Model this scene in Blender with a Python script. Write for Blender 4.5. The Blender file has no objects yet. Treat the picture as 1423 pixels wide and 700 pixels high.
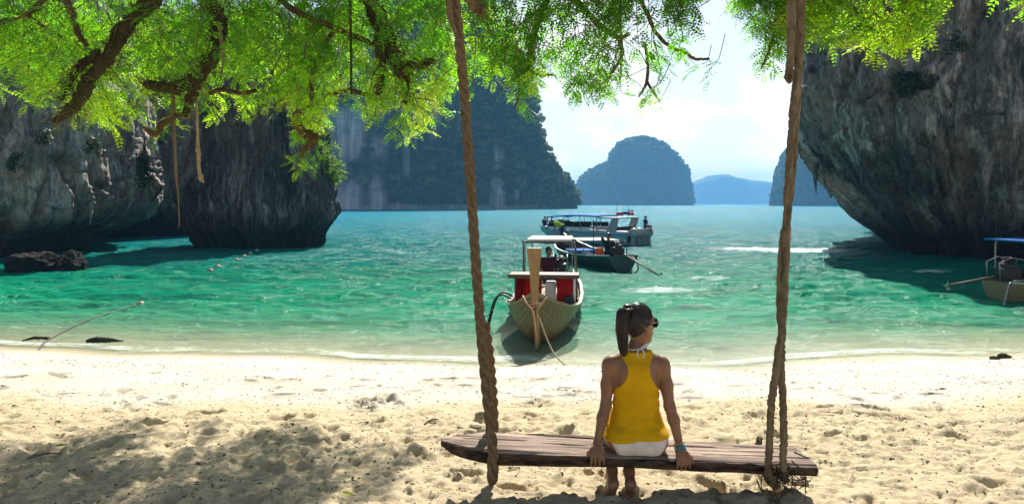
import bpy, math, random
import numpy as np

random.seed(7)
RNG = np.random.default_rng(11)
scene = bpy.context.scene
COL = scene.collection

# ------------------------------------------------------------------ camera
EYE, FPX, CXP, HZ = 1.72, 1000.0, 711.5, 283.0     # eye height, focal length and horizon of the photograph
WL = -0.80                                          # sea level (the dry sand at the swing is z = 0)
cam = bpy.data.cameras.new('camera')
cam.sensor_width = 36.0
cam.lens = 36.0 * FPX / 1423.0
cam.shift_y = -(350.0 - HZ) / 1423.0
cam.clip_start, cam.clip_end = 0.05, 20000.0
camo = bpy.data.objects.new('camera', cam)
COL.objects.link(camo)
camo.location = (0, 0, EYE)
camo.rotation_euler = (math.radians(90), 0, 0)
scene.camera = camo

# ------------------------------------------------------------------ light
SUN_EL, SUN_AZ = 43.0, 12.0                         # degrees; azimuth from straight ahead towards the right
sun = bpy.data.lights.new('sun', 'SUN')
sun.energy, sun.angle, sun.color = 5.0, math.radians(0.53), (1.0, 0.95, 0.86)
suno = bpy.data.objects.new('sun', sun)
COL.objects.link(suno)
suno.rotation_euler = (math.radians(-(90 - SUN_EL)), 0, math.radians(-SUN_AZ))
suno.location = (5, 20, 30)

world = bpy.data.worlds.new('World')
scene.world = world
world.use_nodes = True
wn, wl = world.node_tree.nodes, world.node_tree.links
wn.clear()
w_out = wn.new('ShaderNodeOutputWorld')
w_bg = wn.new('ShaderNodeBackground')
w_sky = wn.new('ShaderNodeTexSky')
w_sky.sky_type = 'NISHITA'
w_sky.sun_disc = False
w_sky.sun_elevation = math.radians(SUN_EL)
w_sky.sun_rotation = math.radians(SUN_AZ)
w_sky.air_density, w_sky.dust_density, w_sky.ozone_density = 1.0, 1.2, 1.5
w_tc = wn.new('ShaderNodeTexCoord')
# cloud layer: direction projected on a high flat layer, the same all round the sky
w_sep = wn.new('ShaderNodeSeparateXYZ')
wl.new(w_tc.outputs['Generated'], w_sep.inputs[0])
def wmath(op, a, b=None):
    n = wn.new('ShaderNodeMath'); n.operation = op
    for i, v in enumerate((a, b)):
        if v is None: continue
        if isinstance(v, (int, float)): n.inputs[i].default_value = v
        else: wl.new(v, n.inputs[i])
    return n.outputs[0]
w_cmb = wn.new('ShaderNodeCombineXYZ')
wl.new(w_sep.outputs['X'], w_cmb.inputs[0]); wl.new(w_sep.outputs['Y'], w_cmb.inputs[1])
wl.new(wmath('MULTIPLY', w_sep.outputs['Z'], 2.1), w_cmb.inputs[2])
w_n1 = wn.new('ShaderNodeTexNoise')
w_n1.inputs['Scale'].default_value = 3.1
w_n1.inputs['Detail'].default_value = 9
w_n1.inputs['Roughness'].default_value = 0.56
w_n1.inputs['Distortion'].default_value = 0.25
wl.new(w_cmb.outputs[0], w_n1.inputs['Vector'])
w_ramp = wn.new('ShaderNodeValToRGB')
w_ramp.color_ramp.elements[0].position, w_ramp.color_ramp.elements[1].position = 0.46, 0.56
w_ramp.color_ramp.elements[0].color = (0.02, 0.02, 0.02, 1)
w_ramp.color_ramp.elements[1].color = (0.95, 0.95, 0.95, 1)
wl.new(w_n1.outputs['Fac'], w_ramp.inputs[0])
# shade inside the clouds
w_n2 = wn.new('ShaderNodeTexNoise')
w_n2.inputs['Scale'].default_value = 9.0
w_n2.inputs['Detail'].default_value = 6
wl.new(w_cmb.outputs[0], w_n2.inputs['Vector'])
w_r2 = wn.new('ShaderNodeValToRGB')
w_r2.color_ramp.elements[0].position, w_r2.color_ramp.elements[1].position = 0.32, 0.66
w_r2.color_ramp.elements[0].color = (0.80, 0.87, 0.95, 1)      # clouds take their light from the sky round them
w_r2.color_ramp.elements[1].color = (1.60, 1.59, 1.56, 1)
wl.new(w_n2.outputs['Fac'], w_r2.inputs[0])
w_mix = wn.new('ShaderNodeMix'); w_mix.data_type = 'RGBA'
wl.new(w_ramp.outputs[0], w_mix.inputs['Factor'])
wl.new(w_sky.outputs[0], w_mix.inputs['A'])
w_bw = wn.new('ShaderNodeRGBToBW'); wl.new(w_sky.outputs[0], w_bw.inputs[0])
w_cl = wn.new('ShaderNodeMix'); w_cl.data_type = 'RGBA'; w_cl.blend_type = 'MULTIPLY'; w_cl.inputs['Factor'].default_value = 1.0
wl.new(w_r2.outputs[0], w_cl.inputs['A']); wl.new(w_bw.outputs[0], w_cl.inputs['B'])
wl.new(w_cl.outputs['Result'], w_mix.inputs['B'])
wl.new(w_mix.outputs['Result'], w_bg.inputs['Color'])
w_bg.inputs['Strength'].default_value = 0.07
wl.new(w_bg.outputs[0], w_out.inputs[0])

scene.view_settings.view_transform = 'Standard'
scene.view_settings.look = 'None'
scene.view_settings.exposure = 0.95
scene.view_settings.gamma = 1.0
scene.view_settings.use_curve_mapping = False
scene.render.engine = 'CYCLES'
cy = scene.cycles
cy.use_denoising = True
cy.max_bounces, cy.diffuse_bounces, cy.glossy_bounces = 8, 4, 3
cy.transmission_bounces, cy.transparent_max_bounces, cy.volume_bounces = 4, 10, 1
cy.caustics_reflective = cy.caustics_refractive = False
cy.sample_clamp_indirect = 6.0

# ------------------------------------------------------------------ helpers
def at(px, py, Y):
    return np.array([(px - CXP) / FPX * Y, Y, EYE - (py - HZ) / FPX * Y])
def onz(px, py, z=WL):
    return at(px, py, (EYE - z) * FPX / (py - HZ))

def link(o, parent=None):
    COL.objects.link(o)
    if parent is not None: o.parent = parent
    return o
def tag(o, label, cat, group=None, kind=None):
    if label: o['label'] = label
    if cat: o['category'] = cat
    if group: o['group'] = group
    if kind: o['kind'] = kind
    return o
def empty(name, loc=(0, 0, 0), rz=0.0):
    o = bpy.data.objects.new(name, None)
    o.empty_display_size = 0.1
    COL.objects.link(o)
    o.location = loc; o.rotation_euler = (0, 0, rz)
    return o
def make(name, V, F, mat, parent=None, smooth=True, attrs=None, loc=None):
    """one mesh object; F is a list of tuples or an (n,4)/(n,3) int array"""
    me = bpy.data.meshes.new(name)
    V = np.asarray(V, dtype=np.float64).reshape(-1, 3)
    if isinstance(F, np.ndarray):
        n, k = F.shape
        me.vertices.add(len(V)); me.vertices.foreach_set('co', V.ravel())
        me.loops.add(n * k); me.loops.foreach_set('vertex_index', F.astype(np.int32).ravel())
        me.polygons.add(n); me.polygons.foreach_set('loop_start', np.arange(n, dtype=np.int32) * k)
        me.update(calc_edges=True); me.validate()
    else:
        me.from_pydata([tuple(v) for v in V], [], F)
    if smooth: me.polygons.foreach_set('use_smooth', np.ones(len(me.polygons), dtype=bool))
    if attrs:
        for k, a in attrs.items():
            a = np.asarray(a, dtype=np.float32)
            if a.ndim == 1:
                at_ = me.attributes.new(k, 'FLOAT', 'POINT'); at_.data.foreach_set('value', a)
            else:
                at_ = me.attributes.new(k, 'FLOAT_VECTOR', 'POINT'); at_.data.foreach_set('vector', a.ravel())
    if mat is not None: me.materials.append(mat)
    me.update()
    o = bpy.data.objects.new(name, me)
    if loc is not None: o.location = loc
    return link(o, parent)

class MB:
    """collects simple solids into one mesh"""
    def __init__(s): s.V, s.F = [], []
    def add(s, V, F):
        b = len(s.V); s.V += [tuple(map(float, v)) for v in V]; s.F += [tuple(i + b for i in f) for f in F]; return s
    def box(s, lo, hi):
        x0, y0, z0 = lo; x1, y1, z1 = hi
        return s.add([(x0,y0,z0),(x1,y0,z0),(x1,y1,z0),(x0,y1,z0),(x0,y0,z1),(x1,y0,z1),(x1,y1,z1),(x0,y1,z1)],
                     [(0,3,2,1),(4,5,6,7),(0,1,5,4),(1,2,6,5),(2,3,7,6),(3,0,4,7)])
    def tube(s, pts, rad, n=8, cap=True):
        V, F = tube(pts, rad, n, cap); return s.add(V, F)
    def ball(s, c, r, nu=10, nv=6):
        r = np.ones(3) * r; V, F = [], []
        for j in range(nv + 1):
            p = math.pi * j / nv
            for i in range(nu):
                a = 2 * math.pi * i / nu
                V.append((c[0] + r[0]*math.sin(p)*math.cos(a), c[1] + r[1]*math.sin(p)*math.sin(a), c[2] + r[2]*math.cos(p)))
        for j in range(nv):
            for i in range(nu): F.append((j*nu+i, (j+1)*nu+i, (j+1)*nu+(i+1)%nu, j*nu+(i+1)%nu))
        return s.add(V, F)
    def build(s, name, mat, parent=None, smooth=False):
        return make(name, s.V, s.F, mat, parent, smooth)

def catmull(P, n):
    P = np.asarray(P, float)
    Q = np.vstack([2*P[0]-P[1], P, 2*P[-1]-P[-2]])
    out = []
    for i in range(len(P) - 1):
        p0, p1, p2, p3 = Q[i:i+4]
        for t in np.linspace(0, 1, n, endpoint=False):
            out.append(0.5*((2*p1)+(-p0+p2)*t+(2*p0-5*p1+4*p2-p3)*t*t+(-p0+3*p1-3*p2+p3)*t**3))
    out.append(P[-1])
    return np.array(out)
def tube(pts, rad, n=8, cap=True, wob=0.0, seed=0):
    pts = np.asarray(pts, float)[:, :3]; m = len(pts)
    rad = np.ones(m) * rad if np.isscalar(rad) else np.interp(np.linspace(0, 1, m), np.linspace(0, 1, len(rad)), rad)
    T = np.gradient(pts, axis=0); T /= np.linalg.norm(T, axis=1, keepdims=True) + 1e-9
    up = np.array([0, 0, 1.0]) if abs(T[0][2]) < 0.9 else np.array([1.0, 0, 0])
    N = np.cross(T[0], up); N /= np.linalg.norm(N)
    V = []; rs = np.random.default_rng(seed)
    A = np.arange(n) * 2 * math.pi / n
    for i in range(m):
        N = N - T[i]*np.dot(N, T[i]); N /= np.linalg.norm(N) + 1e-9
        B = np.cross(T[i], N)
        r = rad[i] * (1 + wob * (rs.random(n) - 0.5)) if wob else np.ones(n) * rad[i]
        V.append(pts[i] + (np.cos(A)*r)[:, None]*N + (np.sin(A)*r)[:, None]*B)
    V = np.vstack(V); F = []
    for i in range(m - 1):
        for k in range(n): F.append((i*n+k, i*n+(k+1) % n, (i+1)*n+(k+1) % n, (i+1)*n+k))
    if cap: F.append(tuple(range(n-1, -1, -1))); F.append(tuple(range((m-1)*n, m*n)))
    return V, F

# ---- lattice noise in numpy
def _h(ix, iy, iz, s):
    n = (ix.astype(np.uint32)*np.uint32(374761393) + iy.astype(np.uint32)*np.uint32(668265263)
         + iz.astype(np.uint32)*np.uint32(2147483647) + np.uint32((s*1274126177) & 0xffffffff))
    n = (n ^ (n >> np.uint32(13))) * np.uint32(1274126177)
    n = (n ^ (n >> np.uint32(16))) * np.uint32(2246822519)
    return ((n ^ (n >> np.uint32(15))) & np.uint32(0xffffff)).astype(np.float64) / 16777215.0
def vnoise(x, y, z, s=0):
    ix, iy, iz = np.floor(x).astype(np.int64), np.floor(y).astype(np.int64), np.floor(z).astype(np.int64)
    fx, fy, fz = x-ix, y-iy, z-iz
    fx, fy, fz = (f*f*f*(f*(f*6-15)+10) for f in (fx, fy, fz))
    g = lambda a, b, c: _h(ix+a, iy+b, iz+c, s)
    c00 = g(0,0,0)*(1-fx)+g(1,0,0)*fx; c10 = g(0,1,0)*(1-fx)+g(1,1,0)*fx
    c01 = g(0,0,1)*(1-fx)+g(1,0,1)*fx; c11 = g(0,1,1)*(1-fx)+g(1,1,1)*fx
    return ((c00*(1-fy)+c10*fy)*(1-fz) + (c01*(1-fy)+c11*fy)*fz)*2 - 1
def fbm(x, y, z, o=4, s=0, g=0.5, ridge=False):
    x, y, z = np.broadcast_arrays(np.asarray(x, float), np.asarray(y, float), np.asarray(z, float))
    a, t, r = 1.0, 0.0, np.zeros(x.shape)
    for i in range(o):
        v = vnoise(x, y, z, s + i*17)
        if ridge: v = 1 - 2*np.abs(v)
        r += a*v; t += a; a *= g
        x, y, z = x*2.03+5.2, y*2.03+1.3, z*2.03+7.7
    return r / t
def sstep(a, b, x):
    t = np.clip((x - a) / (b - a), 0, 1); return t*t*(3-2*t)

# ---- materials
class NT:
    def __init__(s, name):
        s.m = bpy.data.materials.new(name); s.m.use_nodes = True
        s.t = s.m.node_tree; s.n = s.t.nodes; s.l = s.t.links; s.n.clear()
        s.out = s.n.new('ShaderNodeOutputMaterial')
    def put(s, sock, v):
        if v is None: return
        if isinstance(v, bpy.types.NodeSocket): s.l.new(v, sock)
        elif isinstance(v, (tuple, list)) and len(v) == 3 and sock.type == 'RGBA': sock.default_value = (*v, 1)
        else: sock.default_value = v
    def node(s, t, **kw):
        n = s.n.new(t)
        for k, v in kw.items():
            k = k.replace('_', ' ')
            if k in n.inputs: s.put(n.inputs[k], v)
        return n
    def math(s, op, a, b=None, c=None, clamp=False):
        n = s.n.new('ShaderNodeMath'); n.operation = op; n.use_clamp = clamp
        for i, v in enumerate((a, b, c)): s.put(n.inputs[i], v)
        return n.outputs[0]
    def attr(s, name, out='Fac'):
        n = s.n.new('ShaderNodeAttribute'); n.attribute_name = name; return n.outputs[out]
    def pos(s): return s.n.new('ShaderNodeNewGeometry').outputs['Position']
    def obj(s): return s.n.new('ShaderNodeTexCoord').outputs['Object']
    def map(s, v, scale=(1,1,1), rot=(0,0,0)):
        n = s.n.new('ShaderNodeMapping'); s.l.new(v, n.inputs[0])
        n.inputs['Scale'].default_value = scale; n.inputs['Rotation'].default_value = rot
        return n.outputs[0]
    def noise(s, v, scale, detail=4, rough=0.55, dist=0.0, out='Fac'):
        n = s.node('ShaderNodeTexNoise', Vector=v, Scale=scale, Detail=detail, Roughness=rough, Distortion=dist)
        return n.outputs[out]
    def voro(s, v, scale, feature='F1', out='Distance'):
        n = s.n.new('ShaderNodeTexVoronoi'); n.feature = feature
        s.put(n.inputs['Vector'], v); s.put(n.inputs['Scale'], scale); return n.outputs[out]
    def ramp(s, v, stops, interp='LINEAR'):
        n = s.n.new('ShaderNodeValToRGB'); s.put(n.inputs[0], v); r = n.color_ramp; r.interpolation = interp
        while len(r.elements) < len(stops): r.elements.new(0.5)
        for e, (p, c) in zip(r.elements, stops):
            e.position = p; e.color = (c, c, c, 1) if isinstance(c, (int, float)) else (*c, 1)
        return n.outputs[0]
    def mix(s, f, a, b, blend='MIX'):
        n = s.n.new('ShaderNodeMix'); n.data_type = 'RGBA'; n.blend_type = blend
        s.put(n.inputs['Factor'], f); s.put(n.inputs['A'], a); s.put(n.inputs['B'], b)
        return n.outputs['Result']
    def bump(s, h, strength=0.5, dist=0.02, normal=None):
        n = s.node('ShaderNodeBump', Height=h, Strength=strength, Distance=dist)
        if normal is not None: s.l.new(normal, n.inputs['Normal'])
        return n.outputs[0]
    def bsdf(s, col, rough=0.8, metal=0.0, normal=None, spec=0.5, **kw):
        n = s.n.new('ShaderNodeBsdfPrincipled')
        s.put(n.inputs['Base Color'], col); s.put(n.inputs['Roughness'], rough); s.put(n.inputs['Metallic'], metal)
        s.put(n.inputs['Specular IOR Level'], spec)
        if normal is not None: s.l.new(normal, n.inputs['Normal'])
        for k, v in kw.items(): s.put(n.inputs[k.replace('_', ' ')], v)
        return n.outputs[0]
    def done(s, sh): s.l.new(sh, s.out.inputs['Surface']); return s.m
def plain(name, col, rough=0.6, metal=0.0, vary=0.25, scale=6.0, bump=0.0, spec=0.5, **kw):
    """painted / plain surface with uneven tone and a little relief"""
    t = NT(name); p = t.obj()
    n = t.noise(p, scale, 5, 0.6)
    f = t.ramp(n, [(0.25, 1 - vary), (0.75, 1 + vary * 0.4)])
    c = t.mix(1.0, col, f, 'MULTIPLY')
    nm = t.bump(t.noise(p, scale * 6, 4), bump, 0.01) if bump else None
    return t.done(t.bsdf(c, rough, metal, nm, spec, **kw))
# ================================================================== SETTING
# ------------------------------------------------------------------ sand
_SH = [onz(*p) for p in ((-300, 478), (0, 484), (350, 495), (711, 508), (1000, 511), (1200, 498), (1423, 491), (1700, 486))]
_SX, _SY = np.array([p[0] for p in _SH]), np.array([p[1] for p in _SH])
def shore(x): return np.interp(x, _SX, _SY) + 0.10*np.sin(x*1.3+0.5) + 0.05*np.sin(x*3.1)
def sand_base(x, y):
    ys = shore(x)
    t = np.clip((y - 5.6) / (ys - 5.6), 0, None)
    z = np.where(t < 1, WL * (0.25*t + 0.75*t*t*(1.5 - 0.5*t)), 0)
    d = np.clip(y - ys, 0, None)
    deep = WL - 0.10*d
    deep = np.maximum(deep, WL - 0.9 - 0.055*d)
    deep = np.maximum(deep, WL - 7.0)
    return np.where(t < 1, z, deep)
def build_beach():
    xs = np.concatenate([np.linspace(-60, -11, 40)[:-1], np.linspace(-11, -3.2, 190)[:-1], np.linspace(-3.2, 3.2, 330)[:-1],
                         np.linspace(3.2, 11, 190)[:-1], np.linspace(11, 60, 40)])
    ys = np.concatenate([np.linspace(-25, 3.4, 30)[:-1], 3.4 + 9.6*np.linspace(0, 1, 470)**1.35, np.linspace(13.3, 25, 50), np.linspace(26, 130, 40)])
    X, Y = np.meshgrid(xs, ys)
    Z = sand_base(X, Y)
    ysx = shore(X)
    dry = 1 - sstep(5.5, 7.4, Y + 0.5*fbm(X*.6, Y*.6, 0, 2, 88))                       # trampled dry sand near the swing
    wet = sstep(ysx - 1.6, ysx - 0.2, Y)
    lum = fbm(X*1.1, Y*1.5, 0, 3, 3)*0.024 + fbm(X*3.2, Y*4.4, 0.3, 4, 5)*0.014
    lump = fbm(X*7, Y*9, 0.7, 4, 9, 0.6)*0.018 - np.clip(fbm(X*17, Y*20, 4.7, 3, 19) - .05, 0, 1)*0.060 + np.clip(fbm(X*19, Y*22, 1.7, 2, 29) - .2, 0, 1)*0.04
    hol = -np.clip(-fbm(X*4.0, Y*5.0, 2.2, 3, 21) - 0.16, 0, 1)*0.06
    mid = (1 - wet)*(0.10 + 0.90*dry)
    Z = Z + (lum + lump + hol)*mid*(0.35 + 0.65*dry) + fbm(X*14, Y*16, 0.1, 3, 31)*0.004*(1 - wet)
    Z = Z + fbm(X*0.5, Y*0.7, 0, 2, 41)*0.03*(1 - wet)*sstep(4, 7, Y)
    # footprints with pushed-up rims
    rf = np.random.default_rng(5)
    for _ in range(300):
        fx, fy = rf.uniform(-5.5, 6.0), 3.5 + 4.6*rf.random()**1.2
        a = rf.uniform(0, math.pi); L, W, D = rf.uniform(.11, .17), rf.uniform(.05, .08), rf.uniform(.02, .05)
        jx = np.where((xs > fx - .4) & (xs < fx + .4))[0]; jy = np.where((ys > fy - .4) & (ys < fy + .4))[0]
        if len(jx) < 2 or len(jy) < 2: continue
        sl = np.ix_(jy, jx); dx, dy = X[sl] - fx, Y[sl] - fy
        u, v = dx*math.cos(a) + dy*math.sin(a), -dx*math.sin(a) + dy*math.cos(a)
        r = np.sqrt((u/L)**2 + (v/W)**2) + 0.15*fbm(X[sl]*9, Y[sl]*9, 0, 2, 77)
        Z[sl] += -D*(1 - sstep(.55, 1.0, r)) + 0.4*D*np.exp(-((r - 1.18)/.2)**2)
    ny, nx = X.shape
    I = np.arange(ny*nx).reshape(ny, nx)
    F = np.stack([I[:-1, :-1], I[:-1, 1:], I[1:, 1:], I[1:, :-1]], -1).reshape(-1, 4)
    V = np.stack([X, Y, Z], -1).reshape(-1, 3)
    t = NT('sand')
    p = t.pos()
    dryA, wetA = t.attr('dry'), t.attr('wet')
    n1 = t.noise(p, 1.1, 5, 0.6); n2 = t.noise(p, 26, 6, 0.7); n3 = t.noise(p, 190, 3, 0.8)
    white = t.mix(t.ramp(n1, [(0.35, 0.0), (0.65, 1.0)]), (0.66, 0.585, 0.47), (0.74, 0.685, 0.59))
    tan = t.mix(t.ramp(n2, [(0.3, 0.0), (0.7, 1.0)]), (0.60, 0.475, 0.285), (0.76, 0.635, 0.43))
    edge = t.math('ADD', dryA, t.math('MULTIPLY_ADD', n1, 0.9, -0.45), clamp=True)
    c = t.mix(t.ramp(edge, [(0.3, 0.0), (0.6, 1.0)]), white, tan)
    c = t.mix(wetA, c, (0.56, 0.46, 0.30))
    c = t.mix(t.ramp(wetA, [(0.80, 0.0), (1.0, 0.75)]), c, (0.42, 0.335, 0.205))
    sp = t.voro(p, 75, 'F1'); spn = t.noise(p, 4.0, 3)
    dark = t.math('MULTIPLY', t.ramp(sp, [(0.10, 1.0), (0.2, 0.0)]), t.ramp(spn, [(0.46, 0.0), (0.6, 0.75)]))
    c = t.mix(dark, c, (0.16, 0.12, 0.075))
    c = t.mix(1.0, c, t.ramp(n3, [(0.2, 0.72), (0.75, 1.12)]), 'MULTIPLY')
    h = t.math('ADD', t.math('MULTIPLY', n2, 0.5), t.math('MULTIPLY', n3, 0.18))
    nm = t.bump(h, 1.0, 0.045)
    rough = t.math('MULTIPLY_ADD', wetA, -0.45, 0.95)
    m = t.done(t.bsdf(c, rough, 0, nm, 0.25))
    o = make('beach', V, F, m, attrs={'dry': dry.ravel(), 'wet': wet.ravel()})
    return tag(o, 'pale tan sand beach sloping down to the water', 'beach', kind='structure')
build_beach()

# ------------------------------------------------------------------ sea
def build_sea():
    yn = 10.3*np.exp(np.linspace(0, math.log(75/10.3), 470))
    ys = np.concatenate([yn, 75*np.exp(np.linspace(0, math.log(9000/75), 40))[1:]])
    xf = np.linspace(-26, 26, 420)
    xo = 26*np.exp(np.linspace(0, math.log(7000/26), 30))[1:]
    xs = np.concatenate([-xo[::-1], xf, xo])
    X, Y = np.meshgrid(xs, ys)
    bed = sand_base(X, Y)
    depth = np.clip(WL - bed, 0, 20)
    near = 1 - sstep(40, 75, Y)
    amp = near*sstep(0.02, 0.6, depth)*(1 - sstep(22, 26, np.abs(X)))
    warp = fbm(X*.25, Y*.25, 0, 2, 3)*1.6
    w = np.zeros_like(X)
    for k, (ax, ay, wl_, am) in enumerate(((.15, 1, 2.3, .014), (-.45, 1, 1.25, .010), (.7, .8, .85, .007), (-.9, .6, .6, .005), (.2, 1, .55, .006), (.3, 1, 3.6, .020))):
        ph = (X*ax + Y*ay + warp*(0.4 + 0.1*k))*2*math.pi/wl_
        w += am*np.sin(ph + 2.0*fbm(X*.6, Y*.6, k, 2, 50 + k))
    Z = WL + amp*w*1.9 + amp*fbm(X*1.4, Y*2.2, 0, 4, 60, 0.6)*0.035
    # small wave about to break on the sand
    ysx = shore(X); sw = np.exp(-((Y - ysx - 0.55 - 0.12*np.sin(X*.9))/0.13)**2)
    Z += 0.03*sw*(0.4 + 0.6*sstep(-.2, .5, fbm(X*.5, 0, 0, 2, 8)))
    # sun glitter painted as white patches, along with wakes and wash
    foam_glitter = np.zeros_like(X)
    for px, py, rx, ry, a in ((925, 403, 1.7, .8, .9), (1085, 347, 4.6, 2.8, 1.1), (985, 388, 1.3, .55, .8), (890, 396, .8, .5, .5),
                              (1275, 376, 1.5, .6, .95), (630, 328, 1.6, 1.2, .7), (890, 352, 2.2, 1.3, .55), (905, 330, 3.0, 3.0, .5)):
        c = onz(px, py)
        foam_glitter = np.maximum(foam_glitter, a*np.exp(-(((X - c[0])/rx)**2 + ((Y - c[1])/ry)**2)**1.5))
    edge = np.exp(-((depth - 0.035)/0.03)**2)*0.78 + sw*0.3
    foam_glitter = np.clip(np.maximum(foam_glitter, edge*(Y < 16)), 0, 1)
    ny, nx = X.shape
    I = np.arange(ny*nx).reshape(ny, nx)
    F = np.stack([I[:-1, :-1], I[:-1, 1:], I[1:, 1:], I[1:, :-1]], -1).reshape(-1, 4)
    keep = (depth.ravel()[F].max(1) > 0.0)
    F = F[keep]
    t = NT('sea_water')
    p = t.pos(); D = t.attr('depth'); fo = t.attr('foam_glitter'); op = t.attr('opac')
    # ripples: several scales, a little longer across the wind
    m1 = t.map(p, (0.9, 1.5, 1.0), (0, 0, 0.15)); m2 = t.map(p, (1.0, 1.35, 1.0), (0, 0, -0.5))
    r1 = t.noise(m1, 1.3, 5, 0.62, 0.6); r2 = t.noise(m2, 4.2, 4, 0.6, 0.8); r3 = t.noise(m1, 13, 3, 0.6, 0.4); r0 = t.noise(m2, .28, 3, .5)
    r00 = t.noise(t.map(p, (0.75, 0.6, 1.0), (0, 0, 0.2)), 0.75, 4, 0.6, 0.7)
    h = t.math('ADD', t.math('MULTIPLY_ADD', r00, 0.8, t.math('MULTIPLY', r1, 0.5)), t.math('ADD', t.math('MULTIPLY', r2, 0.22), t.math('MULTIPLY', r3, 0.06)))
    nb = t.bump(h, 0.8, 0.40)
    def slope(sc, k):
        c = t.noise(t.map(p, (1.0, 1.3, 1.0), (0, 0, .3)), sc, 3, .7, .4, 'Color')
        a = t.n.new('ShaderNodeVectorMath'); a.operation = 'SUBTRACT'; t.l.new(c, a.inputs[0]); a.inputs[1].default_value = (.5, .5, .5)
        b = t.n.new('ShaderNodeVectorMath'); b.operation = 'MULTIPLY'; t.l.new(a.outputs[0], b.inputs[0]); b.inputs[1].default_value = (k, k, 0); return b.outputs[0]
    def vadd(a, b):
        n = t.n.new('ShaderNodeVectorMath'); n.operation = 'ADD'; t.l.new(a, n.inputs[0]); t.l.new(b, n.inputs[1]); return n.outputs[0]
    vs = vadd(vadd(vadd(nb, slope(0.75, 1.7)), slope(2.4, 1.7)), slope(6.0, 0.8))
    nv_ = t.n.new('ShaderNodeVectorMath'); nv_.operation = 'NORMALIZE'; t.l.new(vs, nv_.inputs[0]); nm = nv_.outputs[0]
    nmd = t.bump(h, 0.8, 0.40)
    patch = t.ramp(t.noise(p, 0.12, 4, 0.55), [(0.35, 0.0), (0.65, 1.0)])
    body = t.ramp(D, [(0.0, (0.50, 0.62, 0.40)), (0.035, (0.09, 0.42, 0.23)), (0.08, (0.005, 0.28, 0.13)), (0.17, (0.001, 0.165, 0.088)), (0.30, (0.001, 0.13, 0.125)),
                      (0.55, (0.002, 0.145, 0.195)), (1.0, (0.003, 0.20, 0.30))])
    body = t.mix(t.math('MULTIPLY', patch, 0.30), body, (0.003, 0.10, 0.10))
    st = t.noise(t.map(p, (0.35, 1.15, 1.0)), 1.0, 6, 0.65, 0.5)  # light and dark of the ripples painted into the water colour as streaks
    body = t.mix(t.ramp(st, [(0.36, 0.55), (0.52, 0.0)]), body, (0.001, 0.07, 0.065))
    body = t.mix(t.ramp(st, [(0.56, 0.0), (0.70, 0.45)]), body, (0.03, 0.34, 0.23))
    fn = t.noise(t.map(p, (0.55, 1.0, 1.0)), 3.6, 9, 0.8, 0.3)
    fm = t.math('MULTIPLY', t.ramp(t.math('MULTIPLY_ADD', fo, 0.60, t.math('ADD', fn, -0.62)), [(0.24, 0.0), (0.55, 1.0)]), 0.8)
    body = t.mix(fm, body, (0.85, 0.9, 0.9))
    dif = t.node('ShaderNodeBsdfDiffuse', Color=body, Roughness=0.0, Normal=nmd).outputs[0]
    tr = t.node('ShaderNodeBsdfTransparent', Color=(0.93, 1.0, 0.97)).outputs[0]
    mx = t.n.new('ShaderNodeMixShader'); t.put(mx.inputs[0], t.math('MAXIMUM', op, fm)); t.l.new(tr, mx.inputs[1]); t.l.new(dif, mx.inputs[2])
    gl = t.node('ShaderNodeBsdfGlossy', Color=(1, 1, 1), Roughness=0.16, Normal=nm).outputs[0]
    fr = t.node('ShaderNodeFresnel', IOR=1.33, Normal=nm).outputs[0]
    fac = t.math('MULTIPLY', fr, 0.24, clamp=True)
    mx2 = t.n.new('ShaderNodeMixShader'); t.put(mx2.inputs[0], fac); t.l.new(mx.outputs[0], mx2.inputs[1]); t.l.new(gl, mx2.inputs[2])
    m = t.done(mx2.outputs[0])
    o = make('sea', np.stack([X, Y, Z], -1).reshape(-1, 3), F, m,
             attrs={'depth': np.clip(depth/8, 0, 1).ravel(), 'opac': (1 - np.exp(-2.3*depth)).ravel(), 'foam_glitter': foam_glitter.ravel()})
    return tag(o, 'clear emerald and turquoise sea of the bay', 'sea', kind='structure')
build_sea()

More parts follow.
